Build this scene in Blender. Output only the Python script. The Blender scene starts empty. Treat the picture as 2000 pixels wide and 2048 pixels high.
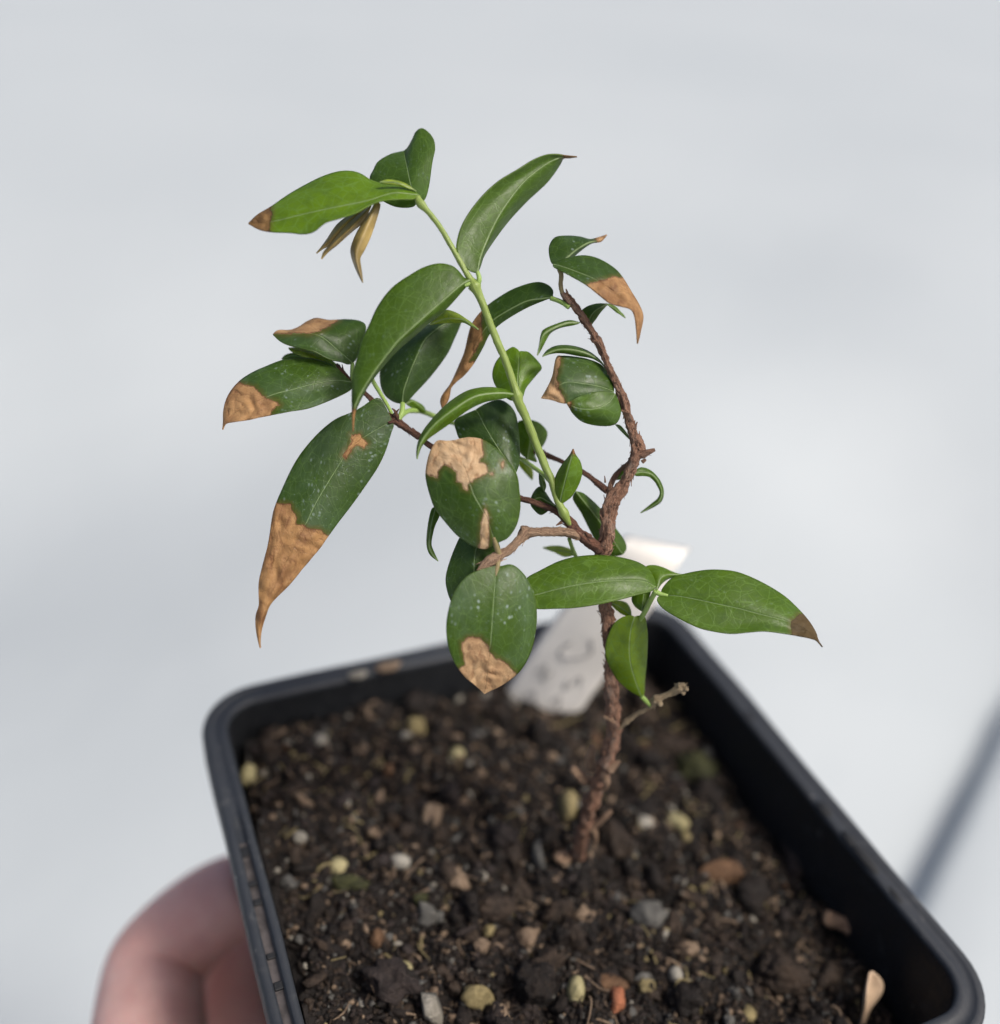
import bpy, bmesh, math, random
from mathutils import Vector, Matrix, noise
random.seed(7)
R = math.radians
sc = bpy.context.scene

# ------------------------------------------------------------------ camera
RZ = 0.42                                   # height of the pot rim above the ground sheet
F = 2007.0                                  # focal length in photo pixels (2000 wide)
AX = Vector((0.9170028, -0.1536255, 0.3681102))   # pot x axis in camera axes (right, down, forward)
AY = Vector((-0.3891487, -0.5471712, 0.7410580))
AZ = Vector((0.0875739, -0.8228019, -0.5615406))
CAM = Vector((-0.0547009, -0.0794473, 0.1211747 + RZ))
def W(px, py, d):
    """photo pixel + forward distance (m) -> world point"""
    q = Vector(((px - 1000) / F, (py - 1024) / F, 1.0)) * d
    return CAM + Vector((q.dot(AX), q.dot(AY), q.dot(AZ)))
def on_plane(px, py, z):
    q = Vector(((px - 1000) / F, (py - 1024) / F, 1.0))
    dz = q.dot(AZ)
    return W(px, py, (z - CAM.z) / dz)
cam = bpy.data.cameras.new('camera')
cam.sensor_fit = 'HORIZONTAL'; cam.sensor_width = 36.0; cam.lens = 36.0 * F / 2000.0
cam.clip_start = 0.005; cam.clip_end = 200
cam.dof.use_dof = True; cam.dof.focus_distance = 0.1235; cam.dof.aperture_fstop = 8.0
camo = bpy.data.objects.new('camera', cam); sc.collection.objects.link(camo)
right = Vector((AX.x, AY.x, AZ.x)); down = Vector((AX.y, AY.y, AZ.y)); fwd = Vector((AX.z, AY.z, AZ.z))
M = Matrix.Identity(4)
for i in range(3):
    M[i][0] = right[i]; M[i][1] = -down[i]; M[i][2] = -fwd[i]; M[i][3] = CAM[i]
camo.matrix_world = M
sc.camera = camo

# ------------------------------------------------------------------ light
SUN_EL, SUN_AZ = R(56), R(-50)               # azimuth measured from +x (right) towards +y (away)
world = bpy.data.worlds.new('World'); sc.world = world; world.use_nodes = True
wn = world.node_tree; bg = wn.nodes['Background']
sky = wn.nodes.new('ShaderNodeTexSky'); sky.sky_type = 'NISHITA'; sky.sun_disc = False
sky.sun_elevation = SUN_EL; sky.sun_rotation = R(90) - SUN_AZ
sky.air_density = 0.75; sky.dust_density = 5.0; sky.ozone_density = 0.5
wn.links.new(sky.outputs[0], bg.inputs[0]); bg.inputs[1].default_value = 0.095
sl = bpy.data.lights.new('sun', 'SUN'); sl.energy = 2.1; sl.angle = R(14); sl.color = (1.0, 0.95, 0.88)
so = bpy.data.objects.new('sun', sl); sc.collection.objects.link(so)
sd = Vector((math.cos(SUN_EL) * math.cos(SUN_AZ), math.cos(SUN_EL) * math.sin(SUN_AZ), math.sin(SUN_EL)))
so.rotation_euler = sd.to_track_quat('Z', 'Y').to_euler(); so.location = (0, 0, 2)
sc.view_settings.view_transform = 'Standard'; sc.view_settings.look = 'None'
sc.view_settings.exposure = 0.56; sc.view_settings.gamma = 1.0
sc.render.engine = 'CYCLES'
sc.cycles.use_denoising = True
sc.cycles.max_bounces = 8

# ------------------------------------------------------------------ helpers
def link(o, parent=None):
    sc.collection.objects.link(o)
    if parent is not None: o.parent = parent
    return o
def mesh_obj(name, verts, faces, mat, parent=None, smooth=True):
    me = bpy.data.meshes.new(name); me.from_pydata([tuple(v) for v in verts], [], faces); me.update()
    if smooth: me.polygons.foreach_set('use_smooth', [True] * len(me.polygons))
    if mat: me.materials.append(mat)
    return link(bpy.data.objects.new(name, me), parent)
def tag(o, label, cat=None, group=None, kind=None):
    o['label'] = label
    if cat: o['category'] = cat
    if group: o['group'] = group
    if kind: o['kind'] = kind
    return o
def fattr(o, name, vals):
    a = o.data.attributes.new(name, 'FLOAT', 'POINT'); a.data.foreach_set('value', vals)
def empty(name, loc=(0, 0, 0)):
    e = bpy.data.objects.new(name, None); e.location = loc; e.empty_display_size = 0.01
    return link(e)
def keep_world(o, parent):
    o.parent = parent; o.matrix_parent_inverse = parent.matrix_world.inverted()

def catmull(pts, n):
    """resample an n-d polyline with a centripetal-ish Catmull-Rom, n+1 points even in length"""
    P = [list(p) for p in pts]
    if len(P) == 2: P = [P[0], [(a + b) / 2 for a, b in zip(*P)], P[1]]
    E = [[2 * a - b for a, b in zip(P[0], P[1])]] + P + [[2 * a - b for a, b in zip(P[-1], P[-2])]]
    dense = []
    for i in range(1, len(E) - 2):
        for k in range(12):
            t = k / 12; t2 = t * t; t3 = t2 * t
            dense.append([0.5 * (2 * b + (c - a) * t + (2 * a - 5 * b + 4 * c - d) * t2 + (-a + 3 * b - 3 * c + d) * t3)
                          for a, b, c, d in zip(E[i - 1], E[i], E[i + 1], E[i + 2])])
    dense.append(P[-1])
    L = [0]
    for a, b in zip(dense, dense[1:]): L.append(L[-1] + math.hypot(a[0] - b[0], a[1] - b[1]) + 1e-9)
    out = []; j = 0
    for i in range(n + 1):
        s = L[-1] * i / n
        while j < len(L) - 2 and L[j + 1] < s: j += 1
        t = (s - L[j]) / (L[j + 1] - L[j])
        out.append([a + (b - a) * t for a, b in zip(dense[j], dense[j + 1])])
    return out

# ------------------------------------------------------------------ node helper
class NT:
    def __init__(s, name):
        s.m = bpy.data.materials.new(name); s.m.use_nodes = True
        s.t = s.m.node_tree; s.b = s.t.nodes['Principled BSDF']; s.out = s.t.nodes['Material Output']
    def n(s, typ, ins=None, **kw):
        nd = s.t.nodes.new(typ)
        for k, v in kw.items(): setattr(nd, k, v)
        for k, v in (ins or {}).items(): s.set(nd.inputs[k], v)
        return nd
    def set(s, sock, v):
        if isinstance(v, bpy.types.NodeSocket): s.t.links.new(v, sock)
        elif isinstance(v, bpy.types.Node): s.t.links.new(v.outputs[0], sock)
        else: sock.default_value = v
    def math(s, op, a, b=0.0, c=0.0):
        nd = s.t.nodes.new('ShaderNodeMath'); nd.operation = op
        s.set(nd.inputs[0], a); s.set(nd.inputs[1], b)
        if op in ('MULTIPLY_ADD', 'COMPARE', 'SMOOTH_MIN'): s.set(nd.inputs[2], c)
        return nd.outputs[0]
    def step(s, v, lo, hi):
        nd = s.t.nodes.new('ShaderNodeMapRange'); nd.interpolation_type = 'SMOOTHSTEP'
        s.set(nd.inputs[0], v); nd.inputs[1].default_value = lo; nd.inputs[2].default_value = hi
        return nd.outputs[0]
    def lerp(s, v, lo, hi, a, b):
        nd = s.t.nodes.new('ShaderNodeMapRange'); s.set(nd.inputs[0], v)
        for i, x in enumerate((lo, hi, a, b)): nd.inputs[i + 1].default_value = x
        return nd.outputs[0]
    def mix(s, f, a, b):
        nd = s.t.nodes.new('ShaderNodeMix'); nd.data_type = 'RGBA'
        s.set(nd.inputs[0], f)
        for i, c in ((6, a), (7, b)):
            if isinstance(c, tuple) and len(c) == 3: c = (*c, 1)
            s.set(nd.inputs[i], c)
        return nd.outputs[2]
    def noise(s, vec, scale, detail=3.0, rough=0.55, dist=0.0):
        nd = s.t.nodes.new('ShaderNodeTexNoise')
        if vec is not None: s.set(nd.inputs['Vector'], vec)
        nd.inputs['Scale'].default_value = scale; nd.inputs['Detail'].default_value = detail
        nd.inputs['Roughness'].default_value = rough; nd.inputs['Distortion'].default_value = dist
        return nd.outputs[0]
    def attr(s, name):
        nd = s.t.nodes.new('ShaderNodeAttribute'); nd.attribute_name = name; return nd.outputs['Fac']
    def obj(s):
        return s.t.nodes.new('ShaderNodeTexCoord').outputs['Object']
    def bump(s, h, strength, dist):
        nd = s.t.nodes.new('ShaderNodeBump'); nd.inputs['Strength'].default_value = strength
        nd.inputs['Distance'].default_value = dist; s.set(nd.inputs['Height'], h)
        s.t.links.new(nd.outputs[0], s.b.inputs['Normal']); return nd.outputs[0]
    def rnd(s):
        return s.t.nodes.new('ShaderNodeObjectInfo').outputs['Random']

def m_simple(name, col, rough=0.6, var=0.25, scale=600.0, spec=0.4, bump=0.0):
    t = NT(name); v = t.obj(); nz = t.noise(v, scale, 4)
    c2 = tuple(min(1, x * (1 + 1.6 * var)) for x in col); c1 = tuple(x * (1 - var) for x in col)
    t.set(t.b.inputs['Base Color'], t.mix(t.step(nz, 0.3, 0.7), c1, c2))
    t.b.inputs['Roughness'].default_value = rough; t.b.inputs['Specular IOR Level'].default_value = spec
    if bump: t.bump(nz, 0.7, bump)
    return t.m

# leaf: attributes burn (signed distance to the scorched patch), tint, speck_sheen (water marks and painted sheen), pale, side (-1..1), along; UV in cm
def m_leaf():
    t = NT('leaf_blade')
    uv = t.n('ShaderNodeUVMap').outputs[0]
    sep = t.n('ShaderNodeSeparateXYZ', {0: uv}); u, v = sep.outputs[0], sep.outputs[1]
    burn, tint, speck_sheen, pale, side = (t.attr(k) for k in ('burn', 'tint', 'speck_sheen', 'pale', 'side'))
    seed = t.attr('seed')
    cv = t.n('ShaderNodeCombineXYZ', {0: u, 1: v, 2: seed}).outputs[0]
    n1 = t.noise(cv, 2.2, 4); n2 = t.noise(cv, 9.0, 5, 0.6); n3 = t.noise(cv, 30.0, 4, 0.65)
    dark = t.mix(n1, (0.017, 0.041, 0.005), (0.036, 0.082, 0.011))
    lite = t.mix(n1, (0.095, 0.190, 0.002), (0.155, 0.280, 0.006))
    g = t.mix(tint, dark, lite)
    g = t.mix(t.step(tint, 1.0, 1.6), g, (0.36, 0.46, 0.035))
    g = t.mix(t.math('MULTIPLY', t.step(n2, 0.42, 0.75), 0.30), g, (0.085, 0.15, 0.05))
    # veins
    av = t.math('ABSOLUTE', v)
    mid = t.math('SUBTRACT', 1.0, t.step(av, 0.002, 0.0105))
    wob = t.math('MULTIPLY', n2, 0.35)
    x = t.math('ADD', t.math('SUBTRACT', t.math('MULTIPLY', u, 3.4), t.math('MULTIPLY', av, 3.2)), wob)
    fr = t.math('ABSOLUTE', t.math('SUBTRACT', t.math('FRACT', x), 0.5))
    sec = t.step(fr, 0.462, 0.497)
    edge = t.math('ABSOLUTE', t.math('SUBTRACT', t.math('ABSOLUTE', side), 0.80))
    sec = t.math('MAXIMUM', sec, t.math('MULTIPLY', t.math('SUBTRACT', 1.0, t.step(edge, 0.004, 0.03)), 0.7))
    vor = t.n('ShaderNodeTexVoronoi', {'Vector': cv, 'Scale': 7.5, 'Randomness': 1.0}, feature='DISTANCE_TO_EDGE').outputs['Distance']
    net = t.math('SUBTRACT', 1.0, t.step(vor, 0.0, 0.055))
    vis = t.lerp(tint, 0, 1, 0.14, 0.70)
    g = t.mix(t.math('MULTIPLY', t.math('MULTIPLY', sec, t.step(n1, 0.25, 0.6)), t.lerp(tint, 0, 1, 0.16, 0.40)), g, (0.20, 0.34, 0.08))
    g = t.mix(t.math('MULTIPLY', net, vis), g, (0.17, 0.30, 0.05))
    g = t.mix(t.math('MULTIPLY', mid, 0.75), g, (0.32, 0.43, 0.19))
    sheen = t.math('MULTIPLY', t.step(t.noise(cv, 1.6, 5, 0.65), 0.40, 0.70), t.math('MULTIPLY_ADD', speck_sheen, 0.22, 0.015))  # greyish sky sheen painted into the leaf colour as soft patches
    g = t.mix(sheen, g, (0.22, 0.31, 0.25))
    g = t.mix(t.math('MULTIPLY', t.step(t.noise(cv, 5.0, 5, 0.7), 0.45, 0.7), 0.30), g, (0.020, 0.050, 0.006))
    # thin pale margin
    g = t.mix(t.math('MULTIPLY', t.step(t.math('ABSOLUTE', side), 0.965, 1.0), 0.35), g, (0.16, 0.22, 0.04))
    # dried water marks
    vs = t.n('ShaderNodeTexVoronoi', {'Vector': cv, 'Scale': 13.0}).outputs['Distance']
    sp = t.math('MULTIPLY', t.math('SUBTRACT', 1.0, t.step(vs, 0.06, 0.36)), t.step(t.noise(cv, 3.4, 3), 0.50, 0.66))
    sp = t.math('MULTIPLY', t.math('MAXIMUM', sp, t.math('MULTIPLY', t.step(n3, 0.60, 0.75), t.step(n1, 0.42, 0.6))), speck_sheen)
    g = t.mix(t.math('MULTIPLY', sp, 0.85), g, (0.46, 0.57, 0.53))
    # scorched tissue
    ragged = t.math('ADD', burn, t.math('MULTIPLY', t.math('SUBTRACT', t.noise(cv, 11.0, 3, 0.6), 0.5), 0.42))
    bm = t.step(ragged, -0.02, 0.035)
    warp = t.math('ADD', t.math('MULTIPLY', burn, 1.15), t.math('MULTIPLY', t.noise(cv, 4.5, 3, 0.6), 2.4))
    line = t.step(t.math('ABSOLUTE', t.math('SUBTRACT', t.math('FRACT', warp), 0.5)), 0.22, 0.5)
    line = t.math('MULTIPLY', line, t.step(t.noise(cv, 7.0, 3), 0.38, 0.66))
    brown = t.mix(n2, (0.33, 0.155, 0.045), (0.63, 0.37, 0.145))
    tan = t.mix(n2, (0.58, 0.375, 0.19), (0.84, 0.68, 0.46))
    b = t.mix(pale, brown, tan)
    b = t.mix(t.math('MULTIPLY', t.step(t.noise(cv, 3.2, 4, 0.6), 0.40, 0.66), 0.7), b, t.mix(pale, (0.20, 0.085, 0.034), (0.60, 0.38, 0.20)))
    b = t.mix(t.math('MULTIPLY', line, 0.6), b, t.mix(pale, (0.17, 0.068, 0.03), (0.45, 0.25, 0.12)))
    b = t.mix(t.math('MULTIPLY', t.math('MAXIMUM', sec, t.math('MULTIPLY', net, 0.5)), 0.3), b, t.mix(pale, (0.16, 0.07, 0.03), (0.45, 0.27, 0.13)))
    b = t.mix(t.math('MULTIPLY', t.step(n3, 0.6, 0.8), 0.35), b, (0.62, 0.50, 0.38))
    rim = t.math('SUBTRACT', 1.0, t.step(t.math('ABSOLUTE', t.math('SUBTRACT', ragged, 0.045)), 0.0, 0.07))
    b = t.mix(t.math('MULTIPLY', rim, 0.7), b, (0.13, 0.060, 0.026))
    b = t.mix(t.math('MAXIMUM', t.math('MULTIPLY', pale, -1.0), 0.0), b, (0.075, 0.060, 0.026))
    g = t.mix(t.math('MULTIPLY', t.step(ragged, -0.36, 0.0), 0.60), g, (0.13, 0.105, 0.020))
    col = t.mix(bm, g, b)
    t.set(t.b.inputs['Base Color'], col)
    t.set(t.b.inputs['Roughness'], t.math('ADD', t.lerp(bm, 0, 1, 0.42, 0.65), t.math('MULTIPLY', t.math('SUBTRACT', t.noise(cv, 6.0, 5, 0.7), 0.5), 0.5)))
    t.set(t.b.inputs['Specular IOR Level'], t.lerp(bm, 0, 1, 0.42, 0.35))
    h = t.math('ADD', t.math('MULTIPLY', mid, -0.8), t.math('MULTIPLY', t.math('ADD', sec, net), -0.07))
    h = t.math('ADD', h, t.math('MULTIPLY', n2, 0.6))
    h = t.math('ADD', h, t.math('MULTIPLY', bm, t.math('MULTIPLY', t.math('ADD', t.math('MULTIPLY', line, 0.6), t.math('MULTIPLY', n3, 0.5)), -1.4)))
    nr = t.bump(h, 0.5, 0.00022)
    tr = t.n('ShaderNodeBsdfTranslucent', {'Color': t.mix(bm, t.mix(0.35, g, (0.34, 0.56, 0.02)), b), 'Normal': nr})
    mx = t.n('ShaderNodeMixShader', {0: 0.42, 1: t.b.outputs[0], 2: tr.outputs[0]})
    t.t.links.new(mx.outputs[0], t.out.inputs[0])
    return t.m

def m_bark(name, dark, mid, lite, grey):
    t = NT(name)
    uv = t.n('ShaderNodeUVMap').outputs[0]
    mp = t.n('ShaderNodeMapping', {'Vector': uv}); mp.inputs['Scale'].default_value = (1, 1.5, 1)
    a = t.noise(mp.outputs[0], 8.0, 6, 0.65, 0.4); b = t.noise(uv, 3.0, 3); c = t.noise(mp.outputs[0], 22.0, 4, 0.7)
    col = t.mix(t.step(a, 0.30, 0.54), dark, mid)
    col = t.mix(t.math('MULTIPLY', t.step(c, 0.52, 0.72), 0.75), col, lite)
    col = t.mix(t.math('MULTIPLY', t.step(b, 0.5, 0.72), grey), col, (0.30, 0.24, 0.19))
    t.set(t.b.inputs['Base Color'], col); t.b.inputs['Roughness'].default_value = 0.72
    t.bump(t.math('ADD', a, t.math('MULTIPLY', c, 0.6)), 1.0, 0.0009)
    return t.m
def m_green(name, c1, c2, rough=0.45):
    t = NT(name); uv = t.n('ShaderNodeUVMap').outputs[0]
    mp = t.n('ShaderNodeMapping', {'Vector': uv}); mp.inputs['Scale'].default_value = (0.6, 3.0, 1)
    a = t.noise(mp.outputs[0], 6.0, 4, 0.6)
    t.set(t.b.inputs['Base Color'], t.mix(a, c1, c2)); t.b.inputs['Roughness'].default_value = rough
    t.b.inputs['Subsurface Weight'].default_value = 0.15; t.b.inputs['Subsurface Radius'].default_value = (0.001, 0.0012, 0.0004)
    t.bump(a, 0.4, 0.0002)
    return t.m
def m_pot(name='black_plastic', k=1.0):
    t = NT(name); v = t.obj()
    a = t.noise(v, 60, 4); b = t.noise(v, 420, 5, 0.65); c = t.noise(v, 1500, 3)
    col = t.mix(a, (0.0055 * k, 0.0065 * k, 0.0085 * k), (0.012 * k, 0.014 * k, 0.017 * k))
    dust = t.math('MULTIPLY', t.step(b, 0.56, 0.76), t.step(a, 0.38, 0.62))
    col = t.mix(t.math('MULTIPLY', dust, 0.22 * k), col, (0.14, 0.14, 0.135))
    spots = t.math('MULTIPLY', t.step(t.noise(v, 260, 4, 0.6), 0.66, 0.72), t.step(a, 0.45, 0.6))
    col = t.mix(t.math('MULTIPLY', spots, 0.36 * k), col, (0.34, 0.33, 0.31))
    t.set(t.b.inputs['Base Color'], col)
    t.set(t.b.inputs['Roughness'], t.lerp(b, 0.3, 0.7, 0.50, 0.68)); t.b.inputs['Specular IOR Level'].default_value = 0.5
    t.bump(t.math('ADD', b, t.math('MULTIPLY', c, 0.4)), 0.35, 0.0002)
    return t.m
def m_soil(name, c1, c2, c3, scale=420):
    t = NT(name); v = t.n('ShaderNodeNewGeometry').outputs['Position']; r = t.rnd()
    off = t.n('ShaderNodeVectorMath', {0: v, 1: t.n('ShaderNodeCombineXYZ', {0: r, 1: t.math('MULTIPLY', r, 3.1), 2: 0.0}).outputs[0]}, operation='ADD').outputs[0]
    a = t.noise(off, scale, 6, 0.65); b = t.noise(off, scale * 3.3, 4, 0.7); w = t.noise(off, scale * 0.25, 3)
    col = t.mix(t.step(a, 0.35, 0.65), c1, c2)
    col = t.mix(t.math('MULTIPLY', t.step(b, 0.56, 0.74), 0.8), col, c3)
    col = t.mix(t.math('MULTIPLY', r, 0.45), col, t.mix(0.5, c1, c2))
    t.set(t.b.inputs['Base Color'], col)
    t.set(t.b.inputs['Roughness'], t.lerp(w, 0.35, 0.65, 0.55, 0.9)); t.b.inputs['Specular IOR Level'].default_value = 0.35
    t.bump(t.math('ADD', a, t.math('MULTIPLY', b, 0.5)), 1.0, 0.0009)
    return t.m
def m_skin():
    t = NT('skin'); v = t.obj()
    a = t.noise(v, 55, 4); b = t.noise(v, 900, 4, 0.6)
    col = t.mix(t.step(a, 0.3, 0.7), (0.62, 0.335, 0.285), (0.76, 0.475, 0.41))
    col = t.mix(t.math('MULTIPLY', t.step(b, 0.5, 0.7), 0.25), col, (0.58, 0.27, 0.23))
    cr = t.noise(v, 160, 4, 0.65)
    col = t.mix(t.math('MULTIPLY', t.step(cr, 0.45, 0.7), 0.4), col, (0.56, 0.27, 0.235))
    t.set(t.b.inputs['Base Color'], col); t.b.inputs['Roughness'].default_value = 0.5
    t.b.inputs['Subsurface Weight'].default_value = 0.35; t.b.inputs['Subsurface Radius'].default_value = (0.006, 0.002, 0.0012)
    t.bump(b, 0.4, 0.0003)
    return t.m
def m_sheet():
    t = NT('white_sheet'); v = t.obj()
    a = t.noise(v, 1.3, 3); b = t.noise(v, 9, 4)
    col = t.mix(a, (0.393, 0.432, 0.450), (0.462, 0.496, 0.508))
    col = t.mix(t.math('MULTIPLY', t.step(b, 0.62, 0.8), 0.15), col, (0.37, 0.41, 0.43))
    t.set(t.b.inputs['Base Color'], col); t.b.inputs['Roughness'].default_value = 0.6
    t.bump(b, 0.3, 0.01)
    return t.m

LEAF = m_leaf()
YOUNG = m_simple('young_leaf_tissue', (0.215, 0.155, 0.050), 0.45, 0.35, 260)
BARK = m_bark('trunk_bark', (0.062, 0.027, 0.017), (0.33, 0.172, 0.105), (0.62, 0.43, 0.31), 0.55)
TWIG = m_bark('tan_bark', (0.22, 0.125, 0.075), (0.42, 0.27, 0.17), (0.58, 0.42, 0.29), 0.3)
REDTWIG = m_bark('red_bark', (0.045, 0.018, 0.012), (0.17, 0.072, 0.042), (0.34, 0.18, 0.11), 0.15)
STRAW = m_bark('dry_straw_bark', (0.30, 0.21, 0.12), (0.50, 0.38, 0.23), (0.66, 0.53, 0.35), 0.2)
GREEN = m_green('green_stem', (0.145, 0.215, 0.035), (0.27, 0.345, 0.085))
PETI = m_green('petiole_green', (0.17, 0.29, 0.05), (0.31, 0.43, 0.11))
PETB = m_green('petiole_brown', (0.16, 0.13, 0.05), (0.26, 0.20, 0.09), 0.6)
POT = m_pot('black_plastic', 0.6)
RIMM = m_pot('worn_skylit_rim_plastic', 2.3)  # sky reflection put into a lighter base colour, plus more dust and deposits
SKIN = m_skin()
SHEET = m_sheet()

# ------------------------------------------------------------------ ground sheet
DENTS = [(*on_plane(1950, 960, 0.0).xy, -0.055, 0.28), (*on_plane(20, 1010, 0.0).xy, -0.06, 0.30)]
def sheet_h(x, y):
    p = Vector((x * 1.1, y * 1.1, 3.3))
    k = 1.0 / (1.0 + (max(0.0, y) / 1.3) ** 4)
    dent = 0.0
    for (cx, cy, amp, w) in DENTS: dent += amp * math.exp(-((x - cx) ** 2 + (y - cy) ** 2) / w ** 2)
    return dent + k * 0.09 * noise.noise(p) + k * 0.03 * noise.noise(p * 2.4) + k * 0.06 * noise.noise(Vector((x * .45, y * .3, 9.1)))
def grid(name, xs, ys, hf, mat):
    vs = [(x, y, hf(x, y)) for y in ys for x in xs]; nx = len(xs)
    fs = [(j * nx + i, j * nx + i + 1, (j + 1) * nx + i + 1, (j + 1) * nx + i) for j in range(len(ys) - 1) for i in range(nx - 1)]
    return mesh_obj(name, vs, fs, mat)
def spread(a, b, n, c=0.0, k=2.0):
    out = []
    for i in range(n):
        t = 2 * i / (n - 1) - 1
        s = math.copysign(abs(t) ** k, t)
        out.append(c + s * ((b - c) if s > 0 else (c - a)))
    return out
g = grid('ground_sheet', spread(-14, 14, 150), spread(-6, 24, 170, 0.4), sheet_h, SHEET)
g['kind'] = 'structure'; g['label'] = 'softly rumpled white sheet covering the ground far below the pot'
# second sheet lying over the first on the right: its rolled edge is the grey diagonal line
e0 = on_plane(1842, 1800, 0.0); e1 = on_plane(1995, 1500, 0.0)
ed = (e1 - e0); ed.z = 0; ed.normalize(); en = Vector((ed.y, -ed.x, 0))
prof = [(0.016, -0.06), (0.014, 0.001), (0.008, 0.003), (0.003, 0.005), (0.000, 0.008), (0.002, 0.012), (0.008, 0.014), (0.04, 0.0145), (0.2, 0.0145), (0.5, 0.05), (1.2, 0.06), (4.0, 0.05)]
vs = []; fs = []; nrow = 60
for j in range(nrow):
    s = -2.5 + 9.0 * j / (nrow - 1)
    for (a, h) in [(a_ * 1.25, h_ * 2.0) for a_, h_ in prof]:
        p = e0 + ed * s + en * (a + 0.012 * noise.noise(Vector((s * 3, 0, 4))))
        vs.append((p.x, p.y, sheet_h(p.x, p.y) * (1 if a < 0.3 else 1) + h))
k = len(prof)
for j in range(nrow - 1):
    for i in range(k - 1): fs.append((j * k + i, j * k + i + 1, (j + 1) * k + i + 1, (j + 1) * k + i))
o = mesh_obj('overlapping_sheet', vs, fs, SHEET); o['kind'] = 'structure'
o['label'] = 'second white sheet with a rolled edge lying over the first'

# ------------------------------------------------------------------ pot
HALF, RAD = 0.045, 0.0096
def rsquare(d, z, nstr=34, narc=10):
    """rounded square, d = offset of the outline from the outer rim edge (negative = inwards)"""
    pts = []; r = max(RAD + d, 0.004); a = HALF + d - r
    for q in range(4):
        ang = [0, 90, 180, 270][q]
        cx, cy = [(a, a), (-a, a), (-a, -a), (a, -a)][q]
        for i in range(narc):
            t = R(ang + 90 * i / narc); pts.append((cx + r * math.cos(t), cy + r * math.sin(t)))
        ex, ey = [(-1, 0), (0, -1), (1, 0), (0, 1)][q]
        sx, sy = cx + r * math.cos(R(ang + 90)), cy + r * math.sin(R(ang + 90))
        for i in range(nstr):
            pts.append((sx + ex * 2 * a * i / nstr, sy + ey * 2 * a * i / nstr))
    return [(x, y, z) for x, y in pts]
def sweep(name, prof, mat, parent, skip=None, close=False, zadj=None):
    vs = []; rings = []
    for (d, z) in prof:
        rg = rsquare(d, RZ + z); rings.append(range(len(vs), len(vs) + len(rg)))
        for pi_, p in enumerate(rg):
            if zadj: p = (p[0], p[1], p[2] + zadj(len(rings) - 1, pi_))
            wv = 0.00025 * noise.noise(Vector((p[0] * 60, p[1] * 60, d * 300)))
            vs.append((p[0] + wv, p[1] + wv, p[2] + 0.0003 * noise.noise(Vector((p[0] * 35, p[1] * 35, 2)))))
    n = len(rings[0]); fs = []
    for k in range(len(prof) - 1):
        for i in range(n):
            if skip and skip(k, i): continue
            j = (i + 1) % n
            fs.append((rings[k][i], rings[k][j], rings[k + 1][j], rings[k + 1][i]))
    if close: fs.append(tuple(reversed(rings[-1])))
    return mesh_obj(name, vs, fs, mat, parent)
pot = empty('nursery_pot', (0, 0, 0))
tag(pot, 'square black plastic nursery pot with rounded corners held in a hand', 'pot')
mm = 0.001
rim_prof = [(-3.9, -6.0), (-0.15, -5.6), (0, -5.2), (0.05, -0.7), (-0.12, -0.2), (-0.45, 0), (-1.05, 0), (-1.3, -0.15), (-1.45, -0.8), (-2.5, -0.8), (-2.65, -0.15), (-2.85, 0),
            (-3.45, 0), (-3.75, -0.15), (-3.95, -0.6), (-4.15, -6.0)]
NS, NA = 34, 10; SEG = NS + NA
bars = {5, 6, 12, 13, 20, 21, 27, 28}
def skip_slot(kk, i):
    if kk == 0: return True                   # open below: the skirt hangs free
    if kk not in (8, 9): return False
    q, r_ = divmod(i, SEG)
    if q == 1 and r_ >= NA:                   # the left-hand edge
        s = r_ - NA
        return False
    return False
def groove(kk, i):
    if kk not in (7, 8, 9, 10): return 0.0
    q, r_ = divmod(i, SEG); s = r_ - NA
    if q == 1 and 8 <= s: return 0.0
    if q == 3 or (q == 1): return [0.00009, 0.00060, 0.00060, 0.00009][kk - 7]
    return [0.00012, 0.00070, 0.00070, 0.00012][kk - 7]
rim = sweep('rim', [(a * mm, b * mm) for a, b in rim_prof], RIMM, pot, skip_slot, zadj=groove)
rim['label'] = 'flat rim, greyer than the walls, with a dusty groove along its left edge'
wall_prof = [(-4.1, -5.5), (-4.6, -20), (-7.4, -45), (-10.5, -68), (-12.2, -80), (-13.0, -82)]
inn = [(-5.2 + a + 4.1, z) for a, z in wall_prof]
sweep('outer_wall', [(a * mm, b * mm) for a, b in wall_prof], POT, pot, close=True)
sweep('inner_wall', [(-4.05 * mm, -0.75 * mm), (-4.5 * mm, -6 * mm)] + [((a - 0.3) * mm, (b + 1.2) * mm) for a, b in inn[1:]], POT, pot, close=False)
DUST = m_simple('dusty_groove', (0.042, 0.037, 0.037), 0.8, 0.4, 500)
rim.data.materials.append(DUST)
nrg = 4 * SEG
for fi, f in enumerate(rim.data.polygons):
    kk, i = fi // nrg + 1, fi % nrg          # the lowest band of faces is left out above
    if kk == 8 and i // SEG == 1 and (i % SEG) - NA >= 10: f.material_index = 1
rib_bm = bmesh.new(); bmesh.ops.create_cube(rib_bm, size=1.0); bmesh.ops.bevel(rib_bm, geom=rib_bm.edges[:], offset=0.12, segments=1, affect='EDGES')
rib_me = bpy.data.meshes.new('groove_rib'); rib_bm.to_mesh(rib_me); rib_bm.free(); rib_me.materials.append(POT)
for (px, py, ln) in [(489, 1699, 1.6), (499, 1764, .8), (522, 1797, 1.0), (548, 1905, .8), (562, 1965, 1.1)]:
    p = on_plane(px, py, RZ); rb = link(bpy.data.objects.new('groove_rib', rib_me), pot)
    rb.location = (-HALF + 0.00198, p.y, RZ - 0.00066); rb.scale = (0.00112, ln * mm, 0.0005)
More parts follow.
